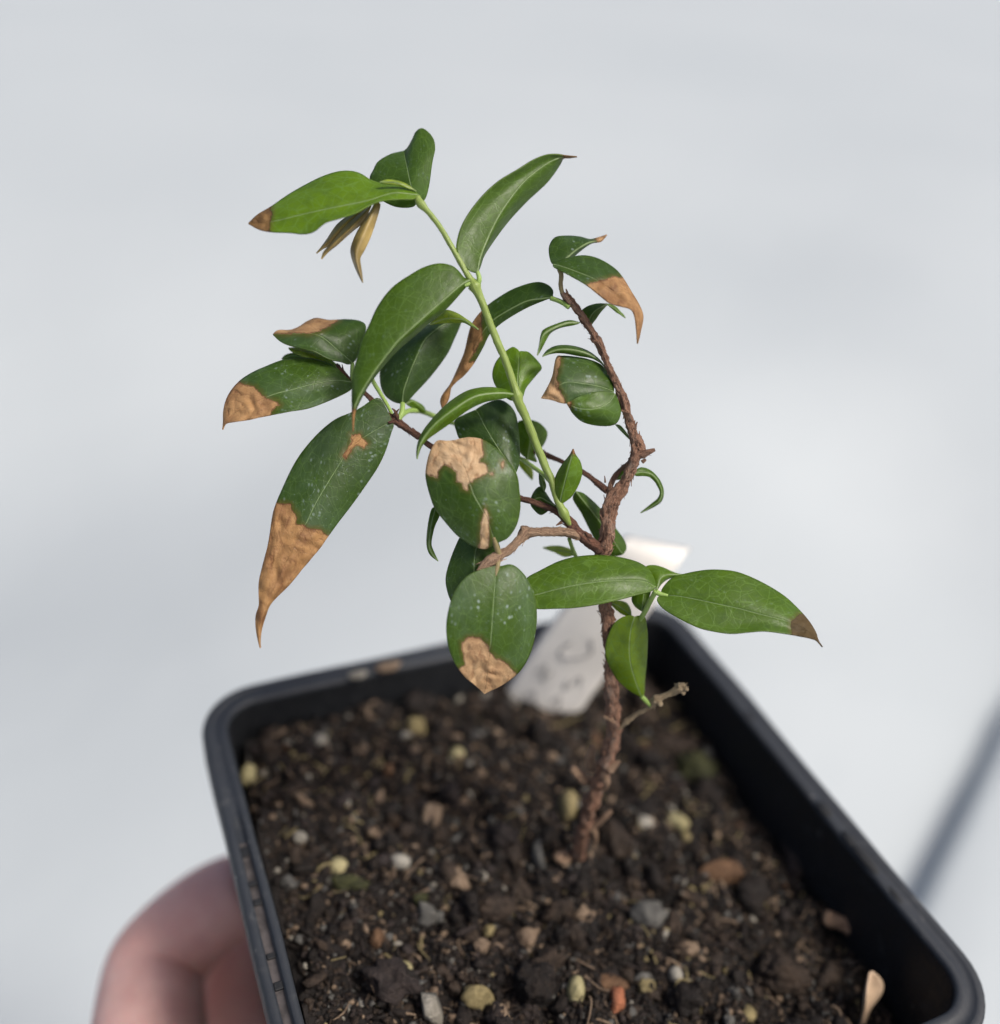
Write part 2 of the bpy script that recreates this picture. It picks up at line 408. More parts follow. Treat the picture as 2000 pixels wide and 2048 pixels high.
# small moulded nubs on the right-hand rim
nub_bm = bmesh.new(); bmesh.ops.create_icosphere(nub_bm, subdivisions=2, radius=1.0)
nub_me = bpy.data.meshes.new('rim_nub'); nub_bm.to_mesh(nub_me); nub_bm.free(); nub_me.materials.append(POT)
nub_me.polygons.foreach_set('use_smooth', [True] * len(nub_me.polygons))
for (px, py, a, b, c) in [(1655, 1615, .9, 1.6, .35), (1700, 1680, .8, 1.9, .4), (1735, 1712, .9, 3.2, .5), (1790, 1790, .5, 1.6, .3), (1505, 1430, .8, 1.8, .35)]:
    p = on_plane(px, py, RZ); nb = link(bpy.data.objects.new('rim_nub', nub_me), pot)
    nb.location = (HALF - 0.0030, p.y, RZ - 0.0001); nb.scale = (a * mm, b * mm, c * mm)

# ------------------------------------------------------------------ soil
def soil_z(x, y):
    u, v = x / 0.040, y / 0.040
    base = -9.6 - 1.9 * u + 1.6 * v - 1.2 * max(0, u) ** 2 - 1.0 * (max(0, u) * max(0, -v))
    r = math.hypot(x - 0.004, y - 0.001)
    base += 1.6 * math.exp(-(r / 0.010) ** 2)
    p = Vector((x, y, 0.0))
    nz = 2.3 * noise.noise(p * 110) + 2.0 * noise.noise(p * 260 + Vector((5, 1, 2))) + 1.5 * abs(noise.noise(p * 520)) - 0.4
    return RZ + (base + nz) * mm
def in_pot(x, y, m=0.0):
    h = 0.0398 - m; r = 0.008
    ax, ay = max(0, abs(x) - (h - r)), max(0, abs(y) - (h - r))
    return math.hypot(ax, ay) <= r
SOILM = m_soil('potting_soil', (0.003, 0.002, 0.0017), (0.010, 0.0066, 0.005), (0.038, 0.026, 0.019))
N = 170; vs = []; fs = []
for j in range(N):
    for i in range(N):
        a, b = 2 * i / (N - 1) - 1, 2 * j / (N - 1) - 1
        rr = 1.0 - 0.055 * (a * b) ** 4
        x, y = a * 0.0402 * rr, b * 0.0402 * rr
        vs.append((x, y, soil_z(x, y)))
for j in range(N - 1):
    for i in range(N - 1): fs.append((j * N + i, j * N + i + 1, (j + 1) * N + i + 1, (j + 1) * N + i))
soil = mesh_obj('potting_soil', vs, fs, SOILM)
soil['kind'] = 'structure'; soil['label'] = 'dark brown crumbly potting soil filling the black pot'

def on_soil(px, py):
    z = RZ - 0.010
    for _ in range(6):
        p = on_plane(px, py, z); z = soil_z(p.x, p.y)
    return p
def stone_mesh(name, seed, sub=2, amp=0.35, flat=1.0, elong=1.0, angular=0.0):
    rd = random.Random(seed); bm = bmesh.new(); bmesh.ops.create_icosphere(bm, subdivisions=sub, radius=1.0)
    planes = [Vector((rd.gauss(0, 1), rd.gauss(0, 1), rd.gauss(0, 1))).normalized() for _ in range(int(angular))]
    of = Vector((rd.random() * 50, rd.random() * 50, 0))
    for v in bm.verts:
        d = v.co.normalized(); s = 1 + amp * noise.noise(d * 1.3 + of) + amp * 0.75 * noise.noise(d * 2.9 + of) + amp * 0.55 * noise.noise(d * 6.5 + of) + (amp * 0.5 * noise.noise(d * 13 + of) if sub > 2 else 0)
        c = d * s
        for pl in planes:
            q = c.dot(pl)
            if q > 0.62: c -= pl * (q - 0.62)
        v.co = Vector((c.x * elong, c.y, c.z * flat))
    me = bpy.data.meshes.new(name); bm.to_mesh(me); bm.free()
    me.polygons.foreach_set('use_smooth', [True] * len(me.polygons))
    return me
SM = {
    'peat': m_soil('peat_clod', (0.0050, 0.0032, 0.0025), (0.0161, 0.0109, 0.0081), (0.0527, 0.0372, 0.0267)),
    'umber': m_soil('umber_clod', (0.0136, 0.0085, 0.0054), (0.0435, 0.0286, 0.0190), (0.1020, 0.0734, 0.0510)),
    'grey': m_soil('grey_grit', (0.0480, 0.0464, 0.0440), (0.1200, 0.1160, 0.1040), (0.2240, 0.2160, 0.2000)),
    'tan': m_soil('tan_grit', (0.1170, 0.0780, 0.0507), (0.2418, 0.1755, 0.1170), (0.3588, 0.2808, 0.2028)),
    'ochre': m_soil('ochre_grit', (0.15, 0.12, 0.055), (0.29, 0.235, 0.115), (0.44, 0.38, 0.22)),
    'cream': m_soil('cream_grit', (0.25, 0.22, 0.105), (0.42, 0.37, 0.20), (0.55, 0.49, 0.33)),
    'white': m_soil('white_grit', (0.17, 0.155, 0.125), (0.32, 0.30, 0.255), (0.48, 0.455, 0.40)),
    'orange': m_soil('orange_grit', (0.28, 0.095, 0.045), (0.42, 0.165, 0.085), (0.52, 0.29, 0.18)),
    'moss': m_soil('moss', (0.018, 0.020, 0.006), (0.042, 0.044, 0.014), (0.11, 0.11, 0.035)),
    'wood': m_soil('dead_wood', (0.0600, 0.0304, 0.0144), (0.1520, 0.0840, 0.0440), (0.2400, 0.1520, 0.0880)),
    'plum': m_soil('plum_clod', (0.0130, 0.0088, 0.0078), (0.0364, 0.0267, 0.0234), (0.0845, 0.0650, 0.0553)),
}
# things that can be told apart on the soil: pixel, width px, height px, material, kind, label
SPOTS = [
    (835, 1463, 50, 58, 'ochre', 'wood_chip', 'ochre chip on the soil near the back rim, left of the scorched round leaf', 'chip'),
    (641, 1487, 30, 34, 'white', 'pellet', 'small round off-white pellet on the back left soil', 'pellet'),
    (497, 1556, 34, 50, 'cream', 'pellet', 'pale oval pellet beside the left inner wall of the pot', 'pellet'),
    (915, 1516, 36, 42, 'cream', 'pellet', 'round pale yellow pellet on soil below the scorched round leaf', 'pellet'),
    (677, 1738, 40, 44, 'cream', 'pellet', 'round cream yellow pellet beside green moss on the left soil', 'pellet'),
    (600, 1677, 30, 26, 'white', 'pellet', 'tiny white pellet on the left soil above the mossy patch', 'pellet'),
    (865, 1634, 50, 50, 'tan', 'pebble', 'round beige pebble on the open soil left of the trunk', 'pebble'),
    (1135, 1618, 38, 66, 'ochre', 'pellet', 'yellow oval pellet touching the left side of the trunk base', 'pellet'),
    (1355, 1652, 74, 56, 'cream', 'stone_chip', 'angular pale yellow chip on the soil right of the trunk', 'chip'),
    (1288, 1650, 36, 34, 'white', 'pellet', 'round white pellet between the trunk and the angular pale chip', 'pellet'),
    (1270, 1726, 24, 26, 'ochre', 'pellet', 'small olive yellow pellet below the white pellet right of the trunk', 'pellet'),
    (1437, 1752, 100, 74, 'wood', 'bark_chip', 'large brown bark chip on the right hand soil', 'chip'),
    (1293, 1838, 80, 66, 'grey', 'pebble', 'large grey green pebble in front of the trunk base', 'pebble'),
    (1372, 1905, 74, 40, 'tan', 'pebble', 'flat tan pebble right of the grey green pebble', 'pebble'),
    (1350, 1951, 30, 34, 'white', 'pellet', 'round white pellet near the front, below the flat tan pebble', 'pellet'),
    (1150, 1985, 38, 62, 'cream', 'pellet', 'upright cream oval pellet beside the orange fragment', 'pellet'),
    (1230, 2012, 40, 66, 'orange', 'brick_fragment', 'orange fragment on the soil at the bottom edge of the photo', 'fragment'),
    (955, 1998, 74, 56, 'ochre', 'pebble', 'squarish yellow tan pebble at the front left of the orange fragment', 'pebble'),
    (1212, 1975, 90, 44, 'wood', 'wood_chip', 'brown wood chip lying between cream oval pellet and orange fragment', 'chip'),
    (1420, 1428, 86, 50, 'wood', 'bark_chip', 'russet bark chip in the shaded back right corner', 'chip'),
    (917, 1768, 48, 46, 'tan', 'pebble', 'grey beige pebble with a white grain at its right side', 'pebble'),
    (958, 1753, 36, 22, 'white', 'pellet', 'white sliver grain touching the grey beige pebble', 'grain'),
    (808, 1946, 36, 44, 'cream', 'pellet', 'cream pebble on the soil left of the squarish tan pebble', 'pebble'),
    (1068, 1970, 80, 84, 'peat', 'soil_clod', 'large dark clod at the front left of the cream oval pellet', 'clod'),
    (1060, 1880, 56, 52, 'tan', 'pebble', 'pinkish tan pebble in front of the trunk, above the large dark clod', 'pebble'),
    (800, 1725, 44, 32, 'white', 'pellet', 'greyish white grain on the middle left soil', 'grain'),
    (753, 1880, 30, 42, 'wood', 'pellet', 'small amber grain on the left front soil', 'grain'),
    (985, 1820, 84, 60, 'umber', 'soil_clod', 'crusty brown clod in front left of the trunk', 'clod'),
    (1560, 1960, 110, 90, 'umber', 'soil_clod', 'big pale brown crumbly clod at the front right', 'clod'),
    (1500, 1565, 44, 40, 'tan', 'pebble', 'dusty beige pebble near the right hand inner wall', 'pebble'),
    (775, 1546, 26, 52, 'wood', 'wood_chip', 'upright orange brown wood splinter on the back left soil', 'chip'),
    (745, 1425, 34, 46, 'tan', 'pebble', 'tan pebble against the back inner wall of the pot', 'pebble'),
    (700, 1770, 70, 34, 'moss', 'moss_tuft', 'small green moss tuft below the cream yellow pellet', 'moss'),
    (1390, 1545, 90, 70, 'moss', 'moss_tuft', 'olive mossy tuft on the soil right of the trunk', 'moss'),
]
for i, (px, py, wpx, hpx, mk, nm, lab, cat) in enumerate(SPOTS):
    p = on_soil(px, py); d = (p - CAM).dot(fwd); k = d / F
    rw, rh = wpx * k / 2, hpx * k / 2
    chip = nm in ('wood_chip', 'bark_chip', 'stone_chip')
    me = stone_mesh(nm, 100 + i, 4 if nm in ('soil_clod', 'moss_tuft') else 3, 0.10 if nm == 'pellet' else (0.32 if nm in ('soil_clod', 'moss_tuft') else 0.26), 1.0, 1.0, 7 if chip else (4 if nm in ('pebble', 'brick_fragment') else 0))
    me.materials.append(SM[mk]); o = link(bpy.data.objects.new(nm, me))
    # local x along the picture's right, local z towards the viewer's up, seated in the soil
    rx = Vector((right.x, right.y, 0)).normalized(); ux = Vector((0, 0, 1)); fy = ux.cross(rx)
    depth = rh * (0.55 if chip else 0.9)
    mat = Matrix((rx * rw, (fy + ux * 0.35).normalized() * max(depth, rw * 0.5), (ux + fy * 0.5).normalized() * rh)).transposed().to_4x4()
    mat.translation = p + ux * rh * 0.25
    o.matrix_world = mat
    tag(o, lab, cat)
# dried leaf and stick at the front right
def blade_world(name, mid, half, mat, parent=None, cup=0.3):
    vs = []; fs = []; n = len(mid)
    for i, (p, w) in enumerate(zip(mid, half)):
        t = (mid[min(i + 1, n - 1)] - mid[max(i - 1, 0)]).normalized()
        s = t.cross(Vector((0.3, -0.6, 0.75))).normalized(); nn = s.cross(t)
        for k in range(7):
            a = k / 3 - 1; vs.append(p + s * a * w + nn * (cup * w * a * a))
    for i in range(n - 1):
        for k in range(6): fs.append((i * 7 + k, i * 7 + k + 1, (i + 1) * 7 + k + 1, (i + 1) * 7 + k))
    o = mesh_obj(name, vs, fs, mat, parent); m = o.modifiers.new('thick', 'SOLIDIFY'); m.thickness = 0.00025
    return o
DRY = m_simple('dried_leaf_tissue', (0.52, 0.38, 0.26), 0.6, 0.2, 300)
p0 = on_soil(1720, 2060) + Vector((0, 0, 0.0005)); p1 = W(1742, 1945, (p0 - CAM).dot(fwd) - 0.002)
pts = [p0.lerp(p1, t / 10) + Vector((0, 0, 0.0006 * math.sin(t / 10 * 3.1))) for t in range(11)]
tag(blade_world('dried_leaf', pts, [0.0006, 0.0006, 0.0007, .0009, 0.0014, 0.0019, 0.0021, 0.0021, 0.0018, 0.0012, 0.0003], DRY, None, 0.5),
    'curled pale dried leaf standing by the right inner wall', 'leaf')

def tube_mesh(pts, nring=10, rough=0.0, seed=0, ncirc=10, flat=1.0, cap=True, ridge=0.0, ridge_n=5):
    """pts: list of (Vector, radius) already resampled -> verts, faces, uvs per vertex"""
    vs = []; fs = []; uv = []; n = len(pts); u = 0.0
    T = [(pts[min(i + 1, n - 1)][0] - pts[max(i - 1, 0)][0]).normalized() for i in range(n)]
    N0 = T[0].orthogonal().normalized()
    for i in range(n):
        if i:
            N0 = (N0 - T[i] * N0.dot(T[i])).normalized(); u += (pts[i][0] - pts[i - 1][0]).length * 100
        B0 = T[i].cross(N0)
        for k in range(ncirc):
            a = 2 * math.pi * k / ncirc; c, s = math.cos(a), math.sin(a)
            q = Vector((c * 1.6, s * 1.6, u * 7 + seed * 3.7))
            rr = pts[i][1] * (1 + rough * noise.noise(q * 0.8) + rough * 0.7 * noise.noise(Vector((c * 3, s * 3, u * 22 + seed)))
                              + ridge * abs(noise.noise(Vector((c * ridge_n * .5, s * ridge_n * .5, u * 2.2 + seed)))))
            vs.append(pts[i][0] + (N0 * c + B0 * s * flat) * rr); uv.append((u, k / ncirc))
    for i in range(n - 1):
        for k in range(ncirc):
            k2 = (k + 1) % ncirc; fs.append((i * ncirc + k, i * ncirc + k2, (i + 1) * ncirc + k2, (i + 1) * ncirc + k))
    if cap:
        fs.append(tuple(range(ncirc - 1, -1, -1))); fs.append(tuple((n - 1) * ncirc + k for k in range(ncirc)))
    return vs, fs, uv
def set_uv(o, uv):
    lay = o.data.uv_layers.new(name='UVMap'); me = o.data
    for l in me.loops: lay.data[l.index].uv = uv[l.vertex_index]
# brown stick at the right
a = on_soil(1640, 1850); b = on_soil(1745, 1890)
vs, fs, uv = tube_mesh([(a.lerp(b, t / 12) + Vector((0, 0, 0.0022)), 0.0013 * (1 - 0.25 * abs(t / 6 - 1))) for t in range(13)], rough=0.3, seed=4)
o = mesh_obj('stick', vs, fs, TWIG); set_uv(o, uv); tag(o, 'short brown stick lying on soil by the right inner wall', 'stick')
a = on_soil(1545, 1590); b = on_soil(1590, 1760)
vs, fs, uv = tube_mesh([(a.lerp(b, t / 12) + Vector((0, 0, 0.0012)), 0.0012) for t in range(13)], rough=0.5, seed=9)
o = mesh_obj('root_piece', vs, fs, SM['plum']); set_uv(o, uv); tag(o, 'dark mauve root piece lying along the right inner wall', 'root')

# clods that can be picked out one by one, children of the soil
protos = []
wts = [('peat', 36), ('umber', 26), ('grey', 9), ('tan', 9), ('plum', 10), ('ochre', 2), ('moss', 2), ('white', 2), ('wood', 3)]
bag = [k for k, w in wts for _ in range(w)]
for mk, _ in wts:
    for j in range(4):
        me = stone_mesh('soil_crumb', ord(mk[0]) * 17 + ord(mk[1]) * 5 + j, 3, 0.55 if mk in ('peat', 'umber', 'plum', 'moss') else 0.4, 0.8, 1.2, 3 if mk in ('grey', 'tan', 'wood') else 0)
        me.materials.append(SM[mk]); protos.append((mk, me))
rd = random.Random(11); cnt = 0
while cnt < 300:
    x, y = rd.uniform(-0.0395, 0.0395), rd.uniform(-0.0395, 0.0395)
    if not in_pot(x, y, 0.001): continue
    mk = rd.choice(bag); me = rd.choice([m for k, m in protos if k == mk])
    s = min(0.0023, 0.00062 * math.exp(abs(rd.gauss(0, 0.62)))) * (1.25 if mk in ('peat', 'umber', 'plum') else 0.45 if mk == 'white' else 0.75)
    o = bpy.data.objects.new('soil_crumb', me); link(o, soil)
    o.location = (x, y, soil_z(x, y) + s * 0.3); o.rotation_euler = (rd.uniform(0, 6.3), rd.uniform(0, 6.3), rd.uniform(0, 6.3))
    o.scale = (s, s * rd.uniform(0.7, 1.1), s * rd.uniform(0.6, 1.0)); cnt += 1
# the fine crumbs between them
tb = []
for j in range(10):
    bm = bmesh.new(); bmesh.ops.create_icosphere(bm, subdivisions=1, radius=1.0)
    tb.append(([v.co * (1 + 1.1 * noise.noise(v.co * 2.3 + Vector((j * 9, 0, 0)))) for v in bm.verts], [tuple(v.index for v in f.verts) for f in bm.faces])); bm.free()
mats = ['peat', 'umber', 'plum', 'tan', 'grey', 'ochre', 'white']
wsel = [0] * 40 + [1] * 30 + [2] * 10 + [3] * 8 + [4] * 6 + [5] * 1 + [6] * 1
vs = []; fs = []; mi = []
for i in range(26000):
    x, y = rd.uniform(-0.0396, 0.0396), rd.uniform(-0.0396, 0.0396)
    if not in_pot(x, y, 0.0005): continue
    V, Fc = rd.choice(tb); s = 0.00019 * math.exp(abs(rd.gauss(0, 0.62))); m = rd.choice(wsel)
    rot = Matrix.Rotation(rd.uniform(0, 6.28), 3, Vector((rd.gauss(0, 1), rd.gauss(0, 1), rd.gauss(0, 1))).normalized())
    sx = Vector((s * rd.uniform(.8, 1.7), s * rd.uniform(.6, 1.2), s * rd.uniform(.35, 1)))
    c = Vector((x, y, soil_z(x, y) + s * 0.4)); b0 = len(vs)
    for v in V: vs.append(rot @ Vector((v.x * sx.x, v.y * sx.y, v.z * sx.z)) + c)
    for f in Fc: fs.append(tuple(b0 + q for q in f)); mi.append(m)
for i in range(900):
    x, y = rd.uniform(-0.038, 0.038), rd.uniform(-0.038, 0.038)
    a = rd.uniform(0, 6.28); ln = rd.uniform(0.0012, 0.0045); c = Vector((x, y, soil_z(x, y) + 0.0005)); r0 = rd.uniform(0.00006, 0.00022); b0 = len(vs); m = rd.choice([0, 1, 1, 2, 3, 3, 5])
    dv = Vector((math.cos(a), math.sin(a), rd.uniform(-0.3, 0.5))).normalized(); bend = Vector((rd.gauss(0, 1), rd.gauss(0, 1), rd.gauss(0, 1))) * ln * 0.15
    sd2 = dv.orthogonal().normalized(); up2 = dv.cross(sd2)
    for q in range(5):
        f = q / 4; cc = c + dv * ln * (f - 0.5) + bend * math.sin(f * 3.14)
        for e in range(4): vs.append(cc + (sd2 * math.cos(e * 1.571) + up2 * math.sin(e * 1.571)) * r0)
    for q in range(4):
        for e in range(4):
            fs.append((b0 + q * 4 + e, b0 + q * 4 + (e + 1) % 4, b0 + q * 4 + 4 + (e + 1) % 4, b0 + q * 4 + 4 + e)); mi.append(m)
o = mesh_obj('fine_soil_crumbs', vs, fs, None, soil); o['kind'] = 'stuff'
for k in mats: o.data.materials.append(SM[k])
o.data.polygons.foreach_set('material_index', mi)

# grit on the back rim
for i, (px, py, s, lab) in enumerate([(776, 1333, 0.0017, 'beige crumb sitting on the back rim'), (715, 1350, 0.0012, 'flat whitish crumb on the back rim, left of the beige crumb')]):
    p = on_plane(px, py, RZ + 0.0006); me = stone_mesh('rim_crumb', 300 + i, 2, 0.3, 0.6, 1.4); me.materials.append(SM['white' if i else 'tan'])
    o = link(bpy.data.objects.new('rim_crumb', me)); o.location = p; o.scale = (s, s * 0.7, s * 0.7); tag(o, lab, 'crumb')

# ------------------------------------------------------------------ plant
# zoom frames used when measuring: z1.. -> photo pixels
ZF = {1: (460, 220, 3.808), 2: (860, 260, 3.808), 3: (420, 600, 3.808), 4: (820, 640, 3.6615), 5: (820, 1000, 3.6615),
      6: (1140, 1020, 3.5259), 7: (440, 860, 3.6615), 8: (950, 1200, 3.4618)}
def Z(z, *pts):
    ox, oy, s = ZF[z]; return [(ox + x / s, oy + y / s) for x, y in pts]
base_pt = W(1146, 1740, 0.1555)
plant = empty('woody_seedling', base_pt)
bpy.context.view_layer.update()
tag(plant, 'small woody shrub seedling with green leaves, several scorched brown, growing in the pot', 'plant')
PINV = Matrix.Translation(-base_pt)
def to_plant(o): o.matrix_parent_inverse = PINV

def branch(name, pts, mat, n=60, rough=0.12, ridge=0.0, seed=0, ncirc=12, parent=None, flakes=0, label=None, nodes=()):
    """pts: (px, py, depth mm, radius px)"""
    r = catmull(pts, n); P = []
    for i, (x, y, d, rp) in enumerate(r):
        d *= mm
        for (t, amt) in nodes: rp *= 1 + amt * math.exp(-((i / n - t) / 0.012) ** 2)
        P.append((W(x, y, d), rp * d / F * (0.74 if mat is BARK else 0.86 if mat is REDTWIG else 1.0)))
    vs, fs, uv = tube_mesh(P, rough=rough, seed=seed, ncirc=ncirc, ridge=ridge)
    rd = random.Random(seed + 50)
    for q in range(flakes):                   # peeling strips of bark
        i = rd.randrange(2, n - 4); c, rad = P[i]; L = rd.randint(2, 5); t = (P[min(i + 1, n)][0] - P[i - 1][0]).normalized()
        a = rd.uniform(0, 6.28); N0 = t.orthogonal().normalized(); dr = Matrix.Rotation(a, 3, t) @ N0; sd_ = t.cross(dr)
        ln = rad * rd.uniform(0.6, 2.2); w = rad * rd.uniform(0.16, 0.5); sg = rd.choice((-1, 1)); lift = rd.uniform(0.05, 0.75)
        b0 = len(vs)
        for s in range(4):
            f = s / 3; cc = c + dr * (rad * (0.92 + lift * f * f)) + t * (sg * ln * f); ww = w * (1 - 0.85 * f)
            for e in (-1, 1):
                for h in (0, 1): vs.append(cc + sd_ * ww * e + dr * (rad * 0.10 * h)); uv.append((uv[i * ncirc][0] + f * .1, q * .37 + e * .03))
        for s in range(3):
            k = b0 + s * 4; m_ = k + 4
            fs += [(k, k + 2, m_ + 2, m_), (k + 1, m_ + 1, m_ + 3, k + 3), (k, m_, m_ + 1, k + 1), (k + 2, k + 3, m_ + 3, m_ + 2)]
        fs.append((b0 + 12, b0 + 14, b0 + 15, b0 + 13))
    o = mesh_obj(name, vs, fs, mat, parent or plant); set_uv(o, uv)
    if parent is None: to_plant(o)
    if label: o['label'] = label
    return o

def P4(z, rows):
    ox, oy, s = ZF[z]; return [(ox + x / s, oy + y / s, d, r) for x, y, d, r in rows]

# trunk: soil to fork
branch('trunk', P4(8, [(655, 1905, 157, 20), (690, 1830, 155.5, 18), (725, 1700, 151, 16.5), (760, 1550, 147, 17), (800, 1400, 143.5, 16), (865, 1240, 140.5, 16.5), (925, 1080, 138, 17),
       (962, 920, 136, 15), (955, 780, 134, 15.5), (948, 620, 132, 16.5), (945, 450, 130.5, 15), (925, 250, 129, 14.5), (912, 80, 128, 16)]) +
       P4(4, [(1400, 1760, 126.8, 18), (1430, 1670, 126, 17), (1445, 1550, 125.5, 16), (1452, 1420, 125.3, 15.5), (1470, 1310, 125, 14), (1510, 1250, 125, 11), (1560, 1180, 124.9, 8), (1600, 1110, 124.7, 5)]),
       BARK, 210, 0.62, 0.50, 1, 18, flakes=300, label='reddish brown peeling trunk')
branch('branch', P4(4, [(1470, 1480, 125.4, 8), (1490, 1380, 125.2, 11), (1525, 1290, 125, 12.5), (1560, 1230, 124.8, 12), (1610, 1110, 124.5, 12.5), (1650, 1000, 124, 14), (1660, 930, 124, 15), (1640, 850, 124, 13), (1612, 760, 124, 11),
       (1575, 640, 123.6, 10), (1545, 550, 123.4, 9.5), (1500, 440, 123, 8.5), (1440, 310, 122.6, 8), (1390, 180, 122.4, 9), (1345, 120, 122.2, 10)]) +
       P4(2, [(1250, 1560, 122, 9), (1190, 1470, 122, 8.5), (1110, 1350, 122, 8), (1050, 1290, 122, 9), (1005, 1245, 122, 6)]),
       BARK, 170, 0.66, 0.50, 2, 16, flakes=210, label='brown right hand branch with rough bark')
branch('branch', P4(4, [(1455, 1300, 125.5, 8), (1480, 1180, 126.5, 7.5), (1530, 1110, 127, 7), (1590, 1060, 126, 6.5), (1640, 1010, 124.6, 6)]), BARK, 40, 0.2, 0.2, 3, 10, flakes=12)
branch('branch', P4(4, [(1440, 1250, 126, 8), (1370, 1190, 127, 7), (1260, 1110, 128, 5.5), (1120, 1040, 129, 5), (1000, 990, 130, 6.5), (960, 970, 130, 5), (880, 960, 130.5, 5), (780, 945, 131, 5), (560, 910, 131.5, 4.5)]),
       REDTWIG, 70, 0.18, 0.15, 4, 10, flakes=14)
branch('twig_stub', P4(4, [(1650, 990, 124, 9), (1700, 985, 123.8, 9), (1750, 965, 123.6, 7), (1795, 950, 123.5, 4)]), BARK, 24, 0.35, 0.3, 5, 10, flakes=8)
branch('branch', P4(4, [(1425, 1700, 126, 11), (1335, 1640, 125.6, 13), (1245, 1570, 125.2, 12), (1150, 1460, 125, 11), (1080, 1400, 125, 8.5), (980, 1360, 125.3, 7), (880, 1325, 125.6, 6.5), (780, 1295, 126, 6.5), (600, 1200, 126.5, 6), (400, 1060, 126.3, 6), (160, 925, 126, 6), (80, 865, 126, 6), (5, 805, 126, 6)]) +
       P4(3, [(1600, 1055, 126, 6), (1500, 980, 126, 6.5), (1425, 925, 126, 9.5), (1385, 895, 126, 8), (1330, 860, 126, 6), (1240, 770, 126, 5.5), (1160, 690, 126, 5), (1060, 605, 126, 5.5), (1000, 540, 126, 5), (965, 485, 126, 3)]),
       REDTWIG, 190, 0.42, 0.30, 6, 12, flakes=110, label='long reddish branch reaching left')
branch('twig', P4(4, [(1300, 1610, 125.6, 6), (1230, 1580, 125, 9), (1150, 1555, 124.5, 9), (1000, 1550, 123.5, 8.5), (880, 1555, 122.5, 9), (845, 1560, 122.3, 12), (810, 1600, 122, 9), (720, 1690, 121, 8.5)]) +
       P4(5, [(670, 395, 120.6, 9.5), (620, 430, 120, 11.5), (570, 465, 119.6, 10), (495, 525, 119.2, 4.5)]), TWIG, 90, 0.30, 0.22, 7, 12, flakes=26, label='pale tan dry twig hooking forward')
branch('twig_stub', P4(4, [(850, 1565, 122.3, 7), (825, 1525, 122, 6), (810, 1520, 121.9, 2.5)]), TWIG, 10, 0.2, 0, 8, 8)
branch('green_shoot', P4(4, [(1215, 1555, 125.4, 3), (1170, 1495, 124.8, 5), (1130, 1420, 124.2, 7.5), (1105, 1370, 124, 7.5), (1070, 1290, 124, 7.5), (1035, 1170, 124, 7.5), (990, 1075, 124, 8), (945, 960, 123.8, 8), (900, 850, 123.5, 8.2), (850, 720, 123.2, 8.4), (800, 610, 122.8, 9.5), (785, 565, 122.7, 9), (760, 480, 122.5, 8), (700, 300, 122, 7.6), (640, 160, 121.6, 7.4), (580, 10, 121.2, 7.2)]) +
       P4(2, [(400, 1320, 120.8, 7.2), (350, 1210, 120.6, 9), (330, 1170, 120.6, 8.5), (290, 1110, 120.5, 6.2), (200, 950, 120.4, 5.6), (90, 760, 120.2, 5.4), (0, 640, 120, 5.4)]) +
       P4(1, [(1450, 710, 120, 7), (1425, 660, 120, 6)]), GREEN, 200, 0.14, 0.08, 9, 14, nodes=((0.40, 0.35), (0.715, 0.4), (0.975, 0.3), (0.06, 0.3)), label='smooth bright green young shoot')
branch('dead_twig', P4(6, [(350, 1530, 135, 6), (400, 1490, 134, 4.6), (480, 1435, 133, 4.4), (560, 1390, 132, 4.6), (600, 1350, 131.5, 7.5), (620, 1335, 131.3, 8), (660, 1310, 131, 5.5), (720, 1285, 130.6, 5.5), (770, 1255, 130.2, 8), (800, 1262, 130, 7.5), (822, 1272, 130, 4)]),
       STRAW, 80, 0.65, 0.35, 10, 10, flakes=50, label='straw coloured dead twig with a knobbly tip')
for k, rows in enumerate([[(775, 1262, 130.2, 5), (772, 1240, 129.9, 5.5), (768, 1222, 129.7, 3)], [(800, 1262, 130, 5), (818, 1262, 129.6, 5.5), (832, 1272, 129.4, 3)], [(790, 1268, 130, 4.5), (800, 1292, 129.8, 4.5), (806, 1304, 129.7, 2)],
                          [(620, 1340, 131.2, 6), (632, 1366, 130.8, 5.5), (628, 1384, 130.7, 3)], [(600, 1348, 131.3, 5), (604, 1322, 131, 5), (618, 1312, 131, 3)]]):
    branch('twig_stub', P4(6, rows), STRAW, 12, 0.3, 0.2, 90 + k, 8, flakes=3)
branch('green_shoot', P4(6, [(330, 1010, 131, 5), (400, 900, 129.5, 5), (470, 800, 127.5, 5), (520, 730, 126, 5.2), (560, 655, 125, 5.2), (595, 590, 124, 5.5), (610, 572, 123.8, 6.5)]), PETI, 40, 0.08, 0, 11, 10)
branch('green_shoot', P4(2, [(1008, 1250, 122, 4.5), (995, 1180, 122, 4.5), (1000, 1110, 121.8, 5), (990, 1060, 121.6, 6)]), PETB, 20, 0.15, 0, 12, 10)
branch('green_shoot', P4(3, [(1390, 880, 126, 4), (1350, 800, 126.4, 3.8), (1290, 700, 126.8, 4.4), (1240, 615, 127, 4.5), (1190, 500, 127.3, 3.5)]), PETI, 30, 0.1, 0, 13, 8)
branch('green_shoot', P4(3, [(1440, 900, 127, 4.5), (1500, 850, 129, 5), (1580, 840, 131, 6.5), (1650, 860, 132, 5), (1710, 885, 132.5, 5)]) + P4(4, [(250, 735, 133, 4.5), (340, 765, 133, 4), (560, 870, 132, 4), (800, 1010, 130, 4), (900, 1075, 127.5, 4.5), (975, 1130, 125.5, 4.5), (1030, 1190, 124.4, 4)]), PETI, 80, 0.12, 0, 14, 8)
branch('green_shoot', P4(4, [(1165, 1600, 126, 4), (1185, 1660, 127.5, 4), (1210, 1720, 129, 4), (1240, 1790, 130.5, 4)]), PETI, 20, 0.1, 0, 15, 8)
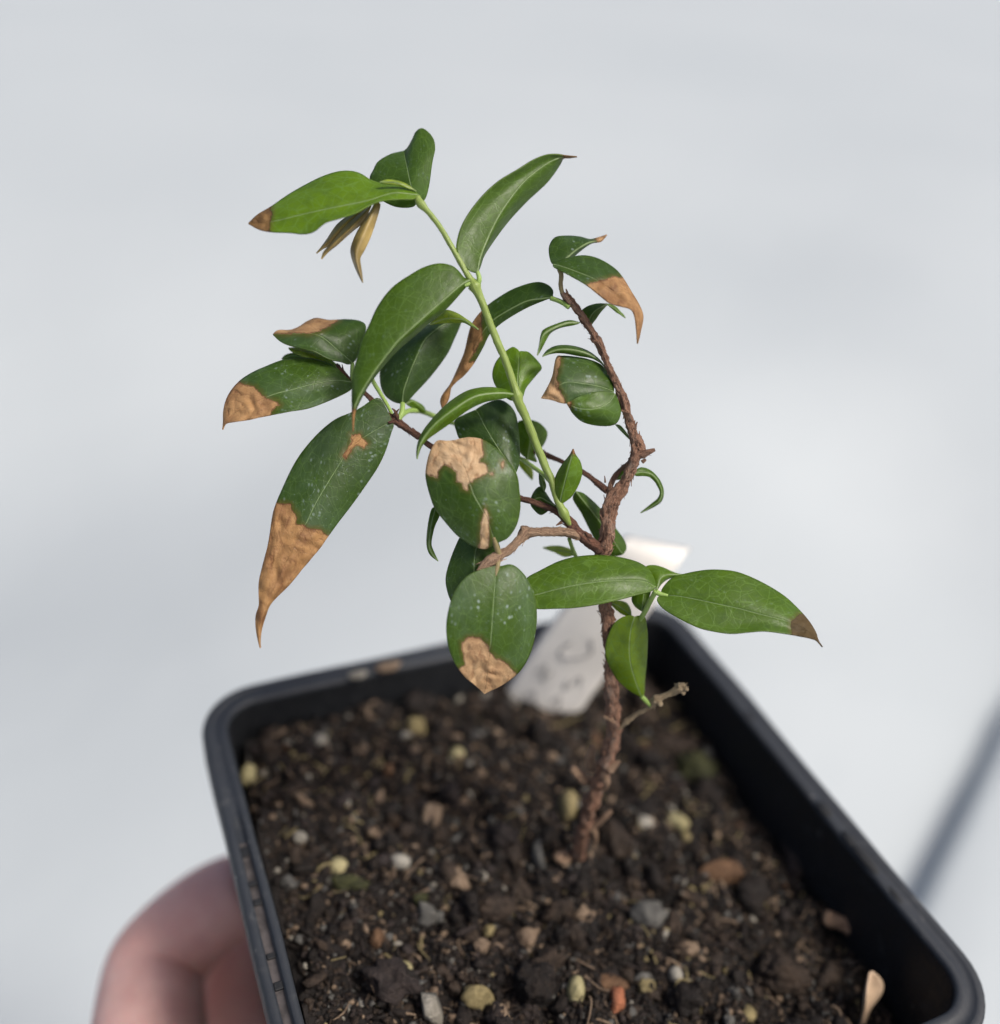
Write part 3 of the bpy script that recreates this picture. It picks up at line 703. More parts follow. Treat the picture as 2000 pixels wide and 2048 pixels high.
# short spurs on the lower trunk
for k, rows in enumerate([[(770, 1260, 143, 6), (720, 1210, 142, 6), (670, 1160, 141.5, 4.5)], [(810, 1170, 142, 6), (795, 1090, 141, 5), (815, 1010, 140.5, 3)],
                          [(780, 1590, 148, 5), (850, 1545, 147, 4), (900, 1500, 146, 3.5), (942, 1460, 145.5, 2)], [(930, 1170, 139, 6), (970, 1140, 138.5, 4), (1000, 1118, 138, 1.5)],
                          [(640, 1790, 154, 8), (590, 1780, 153.5, 7), (555, 1770, 153, 4)], [(900, 1180, 139.5, 6), (905, 1260, 140.5, 5), (900, 1310, 141, 2.5)],
                          [(960, 830, 135, 5), (920, 815, 134.5, 3), (890, 808, 134, 1.5)], [(820, 1580, 147.5, 4), (830, 1640, 148.5, 3.5), (825, 1690, 149.5, 2)]]):
    branch('bark_spur', P4(8, [(x, y, d - .6, r * 1.7) for x, y, d, r in rows]), TWIG, 14, 0.25, 0.2, 20 + k, 8, flakes=2)
for k, rows in enumerate([[(1430, 1190, 125, 3), (1425, 1140, 124.8, 1)], [(1545, 660, 123.2, 4), (1620, 690, 123, 1.2)], [(1640, 800, 123.6, 5), (1665, 745, 123.4, 1.5)], [(1490, 450, 122.6, 4), (1525, 455, 122.5, 1.5)],
                          [(1370, 150, 122, 5), (1385, 118, 121.9, 3)], [(1110, 1480, 124.6, 5), (1070, 1505, 124.4, 1.5)], [(1600, 790, 123.6, 4), (1580, 745, 123.4, 1)], [(1700, 1040, 124, 6), (1725, 1020, 123.8, 4)], [(1000, 985, 129.7, 4), (975, 950, 129.6, 2)]]):
    branch('bark_spur', P4(4, rows), BARK, 8, 0.2, 0, 40 + k, 7)
branch('bark_spur', P4(2, [(1030, 1280, 122, 5.5), (1045, 1245, 121.7, 4), (1035, 1210, 121.5, 1.5)]), BARK, 10, 0.2, 0, 52, 8)
for k, rows in enumerate([[(1430, 900, 125.6, 5), (1410, 850, 125.2, 3.5), (1385, 825, 125, 1.2)], [(1400, 880, 125.5, 4), (1440, 830, 125, 1.2)], [(1000, 540, 126, 4), (985, 490, 125.8, 1)], [(1015, 540, 125.8, 3), (1005, 488, 125.6, .8)]]):
    branch('bark_spur', P4(3, rows), REDTWIG, 8, 0.2, 0, 60 + k, 7)

# ---- leaves
def sdist(p, poly):
    x, y = p; inside = False; best = 1e9; n = len(poly)
    for i in range(n):
        x1, y1 = poly[i]; x2, y2 = poly[(i + 1) % n]
        if (y1 > y) != (y2 > y) and x < (x2 - x1) * (y - y1) / (y2 - y1) + x1: inside = not inside
        dx, dy = x2 - x1, y2 - y1; t = max(0, min(1, ((x - x1) * dx + (y - y1) * dy) / (dx * dx + dy * dy + 1e-9)))
        best = min(best, math.hypot(x - x1 - t * dx, y - y1 - t * dy))
    return best if inside else -best
leaf_no = [0]
def leaf(mid, left, right_, db, dt, dl=0.0, dr=0.0, bow=0.0, tint=0.2, speck_sheen=0.0, burn=(), pale=0.2, label=None, nu=84, nv=16, wav=0.5, camber=0.5, name='leaf', thick=0.00016):
    """mid: base->tip pixels; left/right: edge pixels between; db,dt depth (mm) of base and tip; dl,dr how much farther the edges lie; bow: mid-length depth offset"""
    leaf_no[0] += 1; sd_ = leaf_no[0]
    b, tp = mid[0], mid[-1]
    M_ = catmull(mid, nu); Lf = catmull([b] + list(left) + [tp], nu); Rt = catmull([b] + list(right_) + [tp], nu)
    vs = []; fs = []; uv = []; at = {k: [] for k in ('burn', 'side', 'along')}; W3 = []
    def dep(t, s):
        e = math.sin(math.pi * min(1, max(0, t))) ** 0.7
        base = db + (dt - db) * t + bow * math.sin(math.pi * t)
        off = (dl if s < 0 else dr) * e * abs(s) ** (1 + camber)
        wv = wav * e * abs(s) * noise.noise(Vector((t * 3.2, s * 1.2 + sd_ * 5, 1.7)))
        return (base + off + wv) * mm
    u = 0.0; prev = None
    for i in range(nu + 1):
        t = i / nu
        pm = W(M_[i][0], M_[i][1], dep(t, 0))
        if prev is not None: u += (pm - prev).length * 100
        prev = pm
        for k in range(-nv, nv + 1):
            s = k / nv; E = Lf[i] if s < 0 else Rt[i]; a = abs(s)
            x = M_[i][0] + (E[0] - M_[i][0]) * a; y = M_[i][1] + (E[1] - M_[i][1]) * a
            at['side'].append(s); at['along'].append(t)
            bd = -40.0
            for poly in burn: bd = max(bd, sdist((x, y), poly))
            at['burn'].append(max(-1.3, min(8.0, bd / 30.0)))
            wk = 0.0
            if bd > -8:                        # dead tissue has dried into wrinkles
                f_ = min(1.0, (bd + 8) / 20.0)
                ba = bd + 14 * noise.noise(Vector((x / 30, y / 30, sd_)))
                wk = 0.78 * f_ * (0.26 * math.sin(ba / 4.2) * (0.5 + noise.noise(Vector((x / 38, y / 38, sd_ + 7)))) + 0.42 * noise.noise(Vector((x / 17, y / 17, sd_ * 2.0))))
            p = W(x, y, dep(t, s) + wk * mm); vs.append(p)
            uv.append((u, math.copysign((p - pm).length * 100, s)))
    m_ = 2 * nv + 1
    for i in range(nu):
        for k in range(m_ - 1): fs.append((i * m_ + k, i * m_ + k + 1, (i + 1) * m_ + k + 1, (i + 1) * m_ + k))
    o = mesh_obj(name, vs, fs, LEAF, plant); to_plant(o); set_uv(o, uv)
    n = len(vs)
    for k, v in at.items(): fattr(o, k, v)
    fattr(o, 'tint', [tint] * n); fattr(o, 'speck_sheen', [speck_sheen] * n); fattr(o, 'pale', [pale] * n); fattr(o, 'seed', [sd_ * 3.17] * n)
    md = o.modifiers.new('thickness', 'SOLIDIFY'); md.thickness = thick; md.offset = 0
    if label: o['label'] = label
    return o
def petiole(lf, rows, mat=None, seed=0):
    o = branch('petiole', rows, mat or PETI, 14, 0.08, 0, seed, 8, parent=lf)
    o.matrix_parent_inverse = Matrix.Identity(4)
    return o

# top pair
L = leaf(Z(1, (1440, 650), (1250, 635), (1060, 690), (800, 742), (560, 795), (330, 850), (140, 866)),
     Z(1, (1380, 602), (1250, 572), (1150, 560), (1065, 530), (1000, 490), (930, 468), (830, 470), (700, 510), (560, 580), (440, 650), (310, 740), (210, 800)),
     Z(1, (1400, 680), (1300, 682), (1150, 695), (1050, 735), (950, 790), (800, 835), (720, 862), (640, 925), (560, 945), (450, 935), (320, 930), (220, 910)),
     120, 119, 3.5, -1.0, -1.5, 1.08, 0.0, [Z(1, (100, 700), (318, 700), (322, 800), (300, 960), (100, 960))], -0.5, 'leaf with a small dark brown tip and bright green net veins')
leaf(Z(1, (1430, 670), (1385, 590), (1352, 440), (1325, 314)),
     Z(1, (1395, 738), (1250, 735), (1110, 650), (1066, 530), (1095, 455), (1130, 395), (1220, 340), (1290, 322)),
     Z(1, (1475, 690), (1510, 600), (1540, 400), (1562, 290), (1540, 205), (1470, 143), (1420, 165), (1390, 225), (1352, 290)),
     121, 128, 1.5, 2.5, -1.0, 0.30, 0.15, label='broad upright leaf folded away at its end')
leaf(Z(1, (1420, 620), (1330, 575), (1240, 550), (1140, 550)), Z(1, (1350, 570), (1280, 542), (1200, 533)), Z(1, (1340, 592), (1260, 568), (1190, 560)), 120, 119, .4, 0, 0, 1.5, nu=20, nv=4)
YO = dict(tint=0.9, nu=30, nv=6)
for (m_, l_, r_, dd) in [
    (Z(1, (1060, 720), (900, 850), (770, 980), (658, 1092)), Z(1, (930, 790), (820, 870), (740, 985), (700, 1040)), Z(1, (960, 860), (850, 970), (760, 1030), (705, 1058)), 122),
    (Z(1, (1075, 730), (930, 890), (800, 1015), (696, 1136)), Z(1, (930, 840), (830, 940), (760, 1030), (712, 1085)), Z(1, (1020, 850), (930, 925), (830, 1015), (745, 1082)), 121),
    (Z(1, (1110, 700), (1060, 830), (1000, 970), (960, 1090), (975, 1200), (1012, 1315)), Z(1, (1060, 790), (975, 920), (925, 1040), (925, 1110), (955, 1200), (985, 1265)), Z(1, (1146, 720), (1118, 830), (1075, 960), (1025, 1065), (990, 1130), (1000, 1215)), 120)]:
    o = leaf(m_, l_, r_, dd, dd - 1, 1.2, 0.8, -0.5, 0.95, 0, [], 0.25, 'narrow young tan leaf hanging below the top pair', 30, 6, camber=0.2)
    o.data.materials[0] = YOUNG
# upward leaf
leaf(Z(2, (360, 1090), (385, 960), (440, 820), (520, 660), (620, 510), (720, 390), (840, 290), (940, 228), (1020, 203), (1120, 204)),
     Z(2, (300, 1070), (240, 1010), (200, 910), (225, 770), (290, 640), (400, 500), (520, 390), (660, 305), (780, 230), (880, 190), (960, 184), (1030, 195)),
     Z(2, (382, 1040), (410, 960), (480, 850), (600, 690), (740, 540), (870, 420), (930, 350), (990, 262), (1015, 216), (1060, 212)),
     120.5, 126, -1.5, 3.0, -0.5, 0.45, 0.0, [Z(2, (1018, 100), (1200, 100), (1200, 300), (1012, 300))], -0.6, 'upright pointed leaf at the shoot joint')
petiole(plant.children[-1], P4(2, [(350, 1200, 120.6, 6), (375, 1140, 120.3, 5.5), (362, 1080, 120.4, 4.5)]), seed=71)
# big leaf drooping left from the joint
L5 = leaf(Z(1, (1850, 1290), (1770, 1322), (1640, 1432), (1480, 1572), (1300, 1735)) + Z(3, (1380, 372), (1260, 530), (1160, 690), (1108, 800), (1092, 900), (1090, 1000)),
     Z(1, (1790, 1285), (1740, 1228), (1690, 1188), (1600, 1170), (1500, 1190), (1400, 1240), (1240, 1350), (1130, 1490), (1060, 1640)) + Z(3, (1160, 300), (1120, 450), (1090, 560), (1083, 680), (1083, 770), (1086, 900)),
     Z(1, (1825, 1312), (1750, 1400), (1640, 1520)) + Z(3, (1700, 150), (1570, 262), (1420, 392), (1290, 540), (1200, 660), (1140, 770), (1108, 845), (1096, 920)),
     120.3, 117, 1.5, 2.2, -1.5, 0.42, 0.1, [Z(3, (1000, 830), (1200, 830), (1200, 1100), (1000, 1100))], 0.0, 'large drooping leaf with a long thin drip tip')
petiole(L5, P4(2, [(345, 1200, 120.6, 6), (320, 1170, 120.4, 5), (260, 1185, 120.2, 4)]), seed=72)
# dark leaf behind it and small bright tip
leaf(Z(3, (1465, 790), (1480, 680), (1530, 540), (1590, 400), (1650, 290), (1780, 190), (1915, 140)),
     Z(3, (1400, 775), (1330, 720), (1297, 620), (1310, 480), (1420, 340), (1580, 230), (1760, 150)),
     Z(3, (1500, 775), (1560, 710), (1680, 580), (1800, 420), (1862, 290), (1905, 190)),
     127, 129, 2.5, 2.0, -1.0, 0.08, 0.45, label='dark glossy leaf half hidden behind the large drooping leaf')
petiole(plant.children[-1], P4(3, [(1430, 920, 126, 5.5), (1460, 860, 126.4, 6), (1468, 785, 127, 5)]), seed=73)
leaf(Z(1, (1520, 1635), (1640, 1590), (1760, 1592), (1830, 1630), (1893, 1672)), Z(1, (1580, 1560), (1640, 1525), (1720, 1545), (1790, 1588), (1840, 1625)), Z(1, (1620, 1622), (1720, 1622), (1780, 1618), (1830, 1642)),
     125, 124, 1, .5, 0, 1.4, label='small yellow green leaf tip', nu=30, nv=6)
# left cluster
leaf(Z(3, (1085, 482), (1040, 440), (960, 370), (880, 300), (800, 262), (650, 258), (480, 264)),
     Z(3, (1130, 420), (1170, 300), (1185, 200), (1140, 162), (1050, 150), (980, 152), (900, 155), (810, 140), (740, 165), (680, 205), (610, 231), (520, 233)),
     Z(3, (1050, 490), (1000, 472), (900, 450), (800, 400), (700, 370), (600, 345), (530, 312)),
     126, 125, 4, -1.0, -1.0, 0.12, 0.4, [Z(3, (985, 100), (985, 160), (900, 205), (830, 245), (760, 262), (640, 258), (520, 262), (460, 262), (450, 100))], 0.35, 'grey green leaf with a tan scorched upper margin')
petiole(plant.children[-1], P4(3, [(1085, 620, 126, 5), (1085, 540, 126, 5), (1085, 478, 126, 4)]), seed=74)
leaf(Z(3, (985, 512), (860, 450), (720, 395), (598, 365)), Z(3, (900, 440), (780, 395), (680, 365)), Z(3, (900, 492), (780, 452), (650, 408), (610, 385)), 127.5, 128, .6, 0, 0, 1.35, nu=24, nv=4)
leaf(Z(3, (900, 500), (740, 450), (640, 425), (545, 450)), Z(3, (760, 425), (640, 405), (575, 420)), Z(3, (760, 480), (640, 470), (580, 465)), 128.5, 129, .6, 0, 0, 0.6, nu=20, nv=4)
leaf(Z(3, (1085, 630), (960, 614), (800, 637), (640, 680), (480, 722), (330, 790), (190, 865), (118, 925), (97, 988)),
     Z(3, (1060, 608), (1015, 560), (950, 508), (850, 462), (700, 440), (550, 460), (420, 510), (330, 550), (240, 607), (170, 680), (125, 760), (104, 850), (103, 930)),
     Z(3, (1088, 665), (1040, 705), (900, 770), (750, 825), (600, 850), (470, 875), (300, 910), (180, 928), (120, 942)),
     125.5, 122, 2.5, -1.0, -1.2, 0.22, 0.8, [Z(3, (200, 560), (228, 628), (270, 650), (340, 660), (400, 720), (440, 750), (520, 775), (537, 800), (485, 832), (470, 900), (300, 1000), (40, 1000), (60, 700))], 0.22, 'leaf with a scorched brown outer third, left end of the plant')
L10 = leaf(Z(3, (1390, 922), (1280, 980), (1180, 1040), (1080, 1120), (1000, 1230), (900, 1390), (800, 1560), (730, 1710)) + Z(7, (560, 830), (490, 960), (420, 1100), (350, 1250), (310, 1360), (285, 1460), (295, 1597)),
     Z(3, (1360, 860), (1320, 780), (1290, 747), (1240, 757), (1150, 818), (1080, 855), (950, 912), (820, 1020), (700, 1160), (620, 1290), (550, 1440), (500, 1560)) + Z(7, (385, 640), (358, 800), (328, 940), (292, 1080), (284, 1180), (288, 1280), (266, 1350), (262, 1420), (275, 1515)),
     Z(3, (1398, 960), (1380, 1010), (1340, 1140), (1280, 1270), (1180, 1420), (1080, 1560), (980, 1690), (900, 1800)) + Z(7, (720, 880), (600, 1020), (500, 1140), (405, 1232), (360, 1290), (330, 1370), (306, 1450), (294, 1530)),
     125.5, 120, 1.0, 1.6, -1.0, 0.10, 0.55,
     [Z(7, (380, 530), (520, 540), (530, 590), (565, 612), (560, 690), (610, 690), (650, 720), (730, 725), (800, 772), (900, 900), (500, 1700), (100, 1700), (200, 900)),
      Z(3, (1070, 1020), (1140, 1015), (1170, 1060), (1210, 1100), (1170, 1128), (1110, 1112), (1040, 1205), (998, 1190), (1075, 1085))], 0.12, 'long drooping dark leaf, lower half scorched brown with a hooked tip', 90, 16)
petiole(L10, P4(3, [(1420, 930, 126, 5.5), (1395, 925, 125.5, 4.5), (1360, 935, 125, 3)]), REDTWIG, seed=75)
# middle
leaf(Z(4, (780, 545), (650, 535), (480, 560), (330, 650), (200, 750), (110, 850), (68, 930), (52, 1018)),
     Z(4, (740, 528), (680, 507), (600, 495), (500, 500), (400, 530), (280, 610), (180, 710), (100, 810), (63, 890), (50, 960)),
     Z(4, (750, 560), (650, 580), (540, 602), (420, 660), (300, 750), (200, 820), (130, 870), (84, 925), (60, 985)),
     122.4, 119, 2.0, 1.2, -1.5, 0.72, 0.05, label='slender arching bright green leaf')
leaf(Z(4, (775, 1118), (690, 1000), (605, 870), (545, 770), (505, 690), (480, 660)),
     Z(4, (650, 1060), (480, 960), (375, 885), (338, 810), (330, 735), (400, 695), (445, 675)),
     Z(4, (797, 1050), (802, 950), (792, 800), (772, 690), (725, 622), (650, 585), (560, 612), (510, 640)),
     124, 127, 1.5, 2.5, -1.0, 0.06, 0.6, label='dark glossy leaf behind the round scorched leaf')
leaf(Z(4, (625, 1640), (572, 1465), (520, 1370), (470, 1280), (440, 1190), (400, 1080), (360, 960), (330, 882)),
     Z(4, (590, 1660), (540, 1676), (450, 1650), (350, 1580), (260, 1480), (190, 1390), (152, 1300), (117, 1160), (123, 1060), (150, 960), (195, 888), (270, 888)),
     Z(4, (660, 1622), (720, 1590), (780, 1500), (806, 1380), (800, 1250), (780, 1130), (720, 1040), (640, 950), (540, 880), (450, 862), (385, 868)),
     119.5, 120.5, 2.2, 1.8, -2.0, 0.25, 0.6,
     [Z(4, (60, 1115), (150, 1140), (200, 1168), (222, 1100), (245, 1068), (345, 1110), (343, 1180), (390, 1197), (390, 1240), (432, 1252), (432, 1195), (500, 1160), (572, 1120), (560, 1060), (512, 1042), (540, 990), (530, 860), (300, 800), (60, 850)),
      Z(4, (548, 1365), (577, 1430), (585, 1620), (550, 1700), (505, 1690), (520, 1500)), Z(4, (665, 1040), (690, 1035), (690, 1080), (672, 1090)), Z(4, (585, 1115), (610, 1115), (608, 1138), (585, 1138))], 0.95,
     'round leaf facing the viewer, its upper end bleached tan', 80, 18)
petiole(plant.children[-1], P4(4, [(660, 1740, 120.3, 6), (640, 1680, 119.8, 6), (610, 1590, 119.2, 4)]), PETB, seed=76)
leaf(Z(5, (600, 300), (500, 330), (474, 420), (468, 560), (455, 720), (440, 860)),
     Z(5, (470, 240), (380, 260), (330, 350), (282, 480), (262, 580), (275, 670), (305, 745), (370, 830)), Z(5, (650, 320), (660, 420), (630, 550), (570, 720), (510, 820)),
     122, 123, 1.5, 1.5, -1, 0.10, 0.5, label='dark leaf wedged between the two round scorched leaves')
leaf(Z(5, (638, 480), (628, 560), (618, 680), (608, 820), (598, 960), (588, 1080), (568, 1250), (543, 1418)),
     Z(5, (590, 490), (500, 515), (420, 555), (345, 640), (298, 740), (268, 880), (268, 1000), (288, 1100), (330, 1200), (390, 1280), (450, 1335), (510, 1385)),
     Z(5, (665, 488), (740, 474), (810, 518), (870, 600), (912, 700), (927, 830), (920, 950), (890, 1090), (840, 1200), (780, 1275), (680, 1350), (585, 1396)),
     119.5, 121, -0.6, 2.6, -2.0, 0.32, 0.8,
     [Z(5, (378, 1040), (420, 1005), (510, 1000), (560, 1040), (587, 1110), (620, 1150), (700, 1178), (732, 1222), (790, 1280), (700, 1500), (400, 1500), (330, 1240), (395, 1200))], 0.6,
     'lowest round leaf with whitish water marks and a tan scorched tip', 80, 18)
petiole(plant.children[-1], P4(5, [(650, 420, 120.2, 5.5), (640, 480, 119.6, 5), (628, 560, 119.2, 3.5)]), PETB, seed=77)
# right-hand low pair
leaf(Z(5, (1800, 640), (1700, 592), (1500, 590), (1350, 602), (1200, 626), (1050, 660), (930, 692), (770, 715)),
     Z(5, (1785, 575), (1740, 502), (1650, 450), (1500, 415), (1350, 405), (1200, 420), (1080, 455), (950, 520), (860, 570), (800, 650)),
     Z(5, (1760, 672), (1650, 700), (1500, 740), (1350, 770), (1200, 790), (1050, 796), (930, 796), (840, 770)),
     124, 122, 3.0, -1.2, -1.0, 0.62, 0.08, label='broad flat bright green leaf crossing in front of the trunk')
leaf(Z(6, (640, 600), (760, 607), (900, 632), (1040, 662), (1200, 697), (1350, 737), (1500, 775), (1640, 835), (1735, 912), (1780, 967)),
     Z(6, (645, 570), (665, 535), (720, 480), (810, 450), (950, 425), (1080, 424), (1200, 445), (1350, 510), (1500, 600), (1600, 690), (1680, 780), (1730, 860), (1750, 920)),
     Z(6, (612, 630), (650, 690), (750, 755), (880, 820), (980, 850), (1130, 872), (1260, 862), (1370, 855), (1500, 870), (1620, 890), (1700, 906), (1740, 922)),
     123.8, 121, 3.0, -1.2, -1.0, 0.62, 0.12, [Z(6, (1640, 690), (1645, 730), (1600, 742), (1552, 790), (1560, 920), (1800, 1000), (1850, 900))], -0.85, 'pointed green leaf with a dull brown tip, far right of the plant')
tip_leaf = plant.children[-1]
petiole(tip_leaf, P4(6, [(605, 575, 123.8, 5.5), (630, 590, 123.7, 5), (690, 603, 123.5, 3)]), seed=78)
leaf(Z(6, (610, 570), (640, 480), (700, 455), (805, 458)), Z(6, (585, 490), (530, 408), (580, 390), (650, 405), (740, 445)), Z(6, (640, 525), (690, 485), (760, 466)), 125, 127, 1, .5, 0, 0.8, nu=30, nv=8, label='small pale leaf behind the right hand leaf joint')
L19 = leaf(Z(6, (505, 1318), (460, 1200), (425, 1070), (418, 950), (430, 840), (455, 752)),
     Z(6, (420, 1270), (340, 1200), (290, 1120), (255, 1040), (250, 960), (270, 880), (310, 800), (370, 755), (425, 742)), Z(6, (522, 1290), (526, 1200), (540, 1050), (546, 900), (540, 820), (525, 752), (485, 745)),
     131.5, 126, 1.0, 1.6, -1.0, 1.22, 0.0, label='yellow green oval leaf pointing upward from the dead twig')
petiole(L19, P4(6, [(580, 1390, 131.8, 4), (540, 1350, 131.6, 4.5), (505, 1315, 131.4, 5)]), seed=79)
leaf(Z(6, (285, 655), (350, 680), (432, 745)), Z(6, (330, 640), (395, 655), (425, 700)), Z(6, (310, 690), (345, 720), (390, 742)), 128, 128, .6, .3, 0, 1.35, nu=20, nv=5)
leaf(Z(6, (505, 715), (515, 650), (530, 540)), Z(6, (455, 675), (436, 620), (470, 560)), Z(6, (525, 680), (560, 610), (570, 560)), 126, 126.5, .6, .3, 0, 0.6, nu=20, nv=6)
# around the green shoot
leaf(Z(4, (800, 575), (790, 440), (798, 330), (798, 232)), Z(4, (730, 585), (640, 500), (605, 410), (625, 318), (680, 250), (745, 202), (780, 212)), Z(4, (825, 560), (850, 492), (930, 395), (962, 350), (930, 298), (870, 240), (830, 232)),
     124, 126, 1.6, 1.6, -.5, 1.05, 0.0, label='heart shaped green leaf behind the green shoot')
leaf(Z(4, (860, 1020), (880, 900), (890, 800), (870, 735)), Z(4, (800, 960), (780, 850), (785, 760), (820, 735)), Z(4, (925, 1040), (915, 985), (975, 915), (1004, 830), (960, 766), (910, 740)), 129, 131, 1, 1.5, 0, 0.80)
leaf(Z(4, (800, 1000), (850, 1070), (895, 1170)), Z(4, (795, 1050), (830, 1100), (870, 1145)), Z(4, (860, 1020), (890, 1080), (900, 1130)), 131, 134, .5, .5, 0, 1.5, nu=20, nv=5)
leaf(Z(4, (1100, 1350), (1108, 1290), (1128, 1210), (1160, 1090), (1188, 990), (1195, 945)), Z(4, (1062, 1305), (1048, 1225), (1080, 1120), (1130, 1042), (1172, 988)), Z(4, (1140, 1325), (1190, 1282), (1240, 1190), (1259, 1110), (1246, 1040), (1210, 985)),
     123.8, 121.5, 1.8, 1.0, -.5, 1.05, 0.0, [Z(4, (1100, 900), (1300, 900), (1300, 978), (1100, 978))], 0.0, 'small pointed bright leaf at the foot of the green shoot', 40, 10)
leaf(Z(4, (1085, 1372), (1010, 1330), (950, 1300), (878, 1335)), Z(4, (1040, 1335), (985, 1255), (950, 1222), (905, 1265)), Z(4, (1040, 1365), (1000, 1405), (955, 1427), (900, 1382)), 124.6, 126, 1, .5, 0, 0.12, 0.1, nu=30, nv=8)
leaf(Z(4, (985, 1260), (968, 1190), (948, 1120)), Z(4, (955, 1220), (945, 1160)), Z(4, (995, 1210), (975, 1150)), 125.5, 126, .3, .3, 0, 0.3, nu=16, nv=4)
leaf(Z(4, (1215, 1255), (1300, 1360), (1410, 1500), (1500, 1630), (1560, 1715)), Z(4, (1195, 1310), (1260, 1420), (1330, 1560), (1400, 1680), (1480, 1728)), Z(4, (1280, 1278), (1400, 1390), (1500, 1520), (1565, 1610), (1583, 1670)),
     127, 130, 1.5, 1.5, 0, 0.30, 0.0, label='green leaf passing behind the trunk fork')
leaf(Z(4, (1210, 1712), (1120, 1692), (1040, 1678), (975, 1668)), Z(4, (1180, 1682), (1110, 1658), (1040, 1655)), Z(4, (1190, 1725), (1130, 1732), (1060, 1702)), 130, 134, .8, .4, 0, 1.6, nu=20, nv=5, label='pale yellow leaf behind the trunk fork')
leaf(Z(4, (1635, 1125), (1700, 1112), (1770, 1130), (1818, 1185), (1843, 1260), (1828, 1318), (1775, 1362), (1688, 1412)), Z(4, (1660, 1095), (1700, 1080), (1765, 1105), (1825, 1170), (1855, 1250), (1842, 1322), (1790, 1364)), Z(4, (1655, 1142), (1710, 1142), (1760, 1155), (1806, 1205), (1832, 1260), (1816, 1308), (1765, 1350)),
     125.5, 128, .6, .4, 0, 0.45, 0.1, nu=40, nv=5, label='thin leaf curled like a hook to the right')
leaf(Z(4, (1590, 1090), (1560, 1130), (1510, 1170)), Z(4, (1560, 1100), (1525, 1140)), Z(4, (1590, 1120), (1550, 1165)), 126.5, 127, .2, .2, 0, 0.8, nu=14, nv=4)
# right-hand branch
leaf(Z(4, (1492, 525), (1400, 490), (1280, 465), (1150, 455), (1060, 500), (962, 574)), Z(4, (1482, 440), (1432, 362), (1380, 318), (1290, 285), (1200, 270), (1115, 264), (1072, 278), (1045, 410), (1000, 510)), Z(4, (1480, 545), (1400, 535), (1300, 548), (1210, 582), (1140, 612), (1060, 592), (1000, 580)),
     123, 121.5, 2.0, 0.2, -1.0, 0.22, 0.55, [Z(4, (1112, 240), (1100, 350), (1075, 430), (1090, 460), (1090, 500), (1130, 560), (1145, 640), (900, 640), (1000, 240))], 0.55, 'blunt leaf on the right hand branch with a tan scorched end')
leaf(Z(4, (1500, 540), (1450, 610), (1350, 650), (1240, 645), (1150, 610)), Z(4, (1420, 525), (1320, 535), (1230, 566), (1180, 595)), Z(4, (1532, 620), (1540, 690), (1500, 762), (1390, 773), (1270, 746), (1200, 690), (1168, 640)),
     122.6, 121, 0.4, 2.0, -.8, 0.55, 0.5, [Z(4, (1100, 560), (1180, 575), (1185, 640), (1140, 680))], 0.1, 'paler leaf under the blunt leaf on the right hand branch')
leaf(Z(4, (1430, 345), (1340, 265), (1230, 225), (1120, 215), (1040, 230), (970, 268)), Z(4, (1375, 280), (1290, 222), (1180, 190), (1080, 190), (1010, 220)), Z(4, (1395, 312), (1330, 278), (1240, 262), (1130, 242), (1050, 243)), 123.5, 122, 1.2, .4, -.5, 0.35, nu=40, nv=6)
leaf(Z(2, (1140, 1468), (1050, 1470), (950, 1505), (870, 1555), (840, 1630), (818, 1716)), Z(2, (1060, 1452), (960, 1480), (868, 1522), (846, 1565), (834, 1640)), Z(2, (1110, 1482), (1000, 1502), (920, 1542), (882, 1602), (848, 1665)), 122, 120, .5, .5, -.4, 0.5, nu=40, nv=5, label='narrow sickle shaped leaf on the right hand branch')
leaf(Z(2, (1215, 1495), (1220, 1430), (1270, 1370), (1352, 1326)), Z(2, (1180, 1462), (1144, 1398), (1190, 1350), (1270, 1325)), Z(2, (1242, 1468), (1290, 1400), (1330, 1350)), 122.5, 125, .6, .6, 0, 0.4, nu=30, nv=8)
leaf(Z(2, (1345, 1328), (1410, 1360), (1487, 1430)), Z(2, (1385, 1332), (1445, 1375)), Z(2, (1375, 1352), (1430, 1395)), 125, 128, .2, .2, 0, 0.95, nu=16, nv=4)
leaf(Z(2, (940, 1025), (1020, 1045), (1130, 1085), (1260, 1140), (1400, 1235), (1520, 1315), (1585, 1410), (1590, 1530), (1580, 1628)),
     Z(2, (1000, 990), (1080, 970), (1150, 958), (1230, 965), (1320, 1000), (1410, 1060), (1470, 1130), (1530, 1230), (1590, 1330), (1621, 1420), (1602, 1535)),
     Z(2, (935, 1035), (960, 1055), (1050, 1100), (1150, 1155), (1200, 1187), (1280, 1250), (1370, 1320), (1440, 1340), (1520, 1360), (1555, 1405), (1572, 1510)),
     121.6, 120, 2.8, -0.8, -1.0, 0.15, 0.7, [Z(2, (1160, 1190), (1300, 1148), (1390, 1122), (1475, 1120), (1700, 1200), (1700, 1700), (1400, 1700))], 0.18, 'top right leaf with its drooping half scorched brown')
leaf(Z(2, (950, 1035), (1020, 990), (1110, 915), (1200, 862), (1280, 842), (1345, 800)), Z(2, (918, 1000), (905, 910), (925, 850), (965, 815), (1050, 808), (1140, 815), (1220, 834), (1290, 818)), Z(2, (1020, 1030), (1070, 985), (1150, 915), (1230, 862), (1300, 848)),
     121.8, 127, 1.8, 1, -.5, 0.12, 0.5, [Z(2, (1255, 700), (1400, 700), (1400, 900), (1262, 900))], 0.3, 'grey green leaf curling back at the top right')
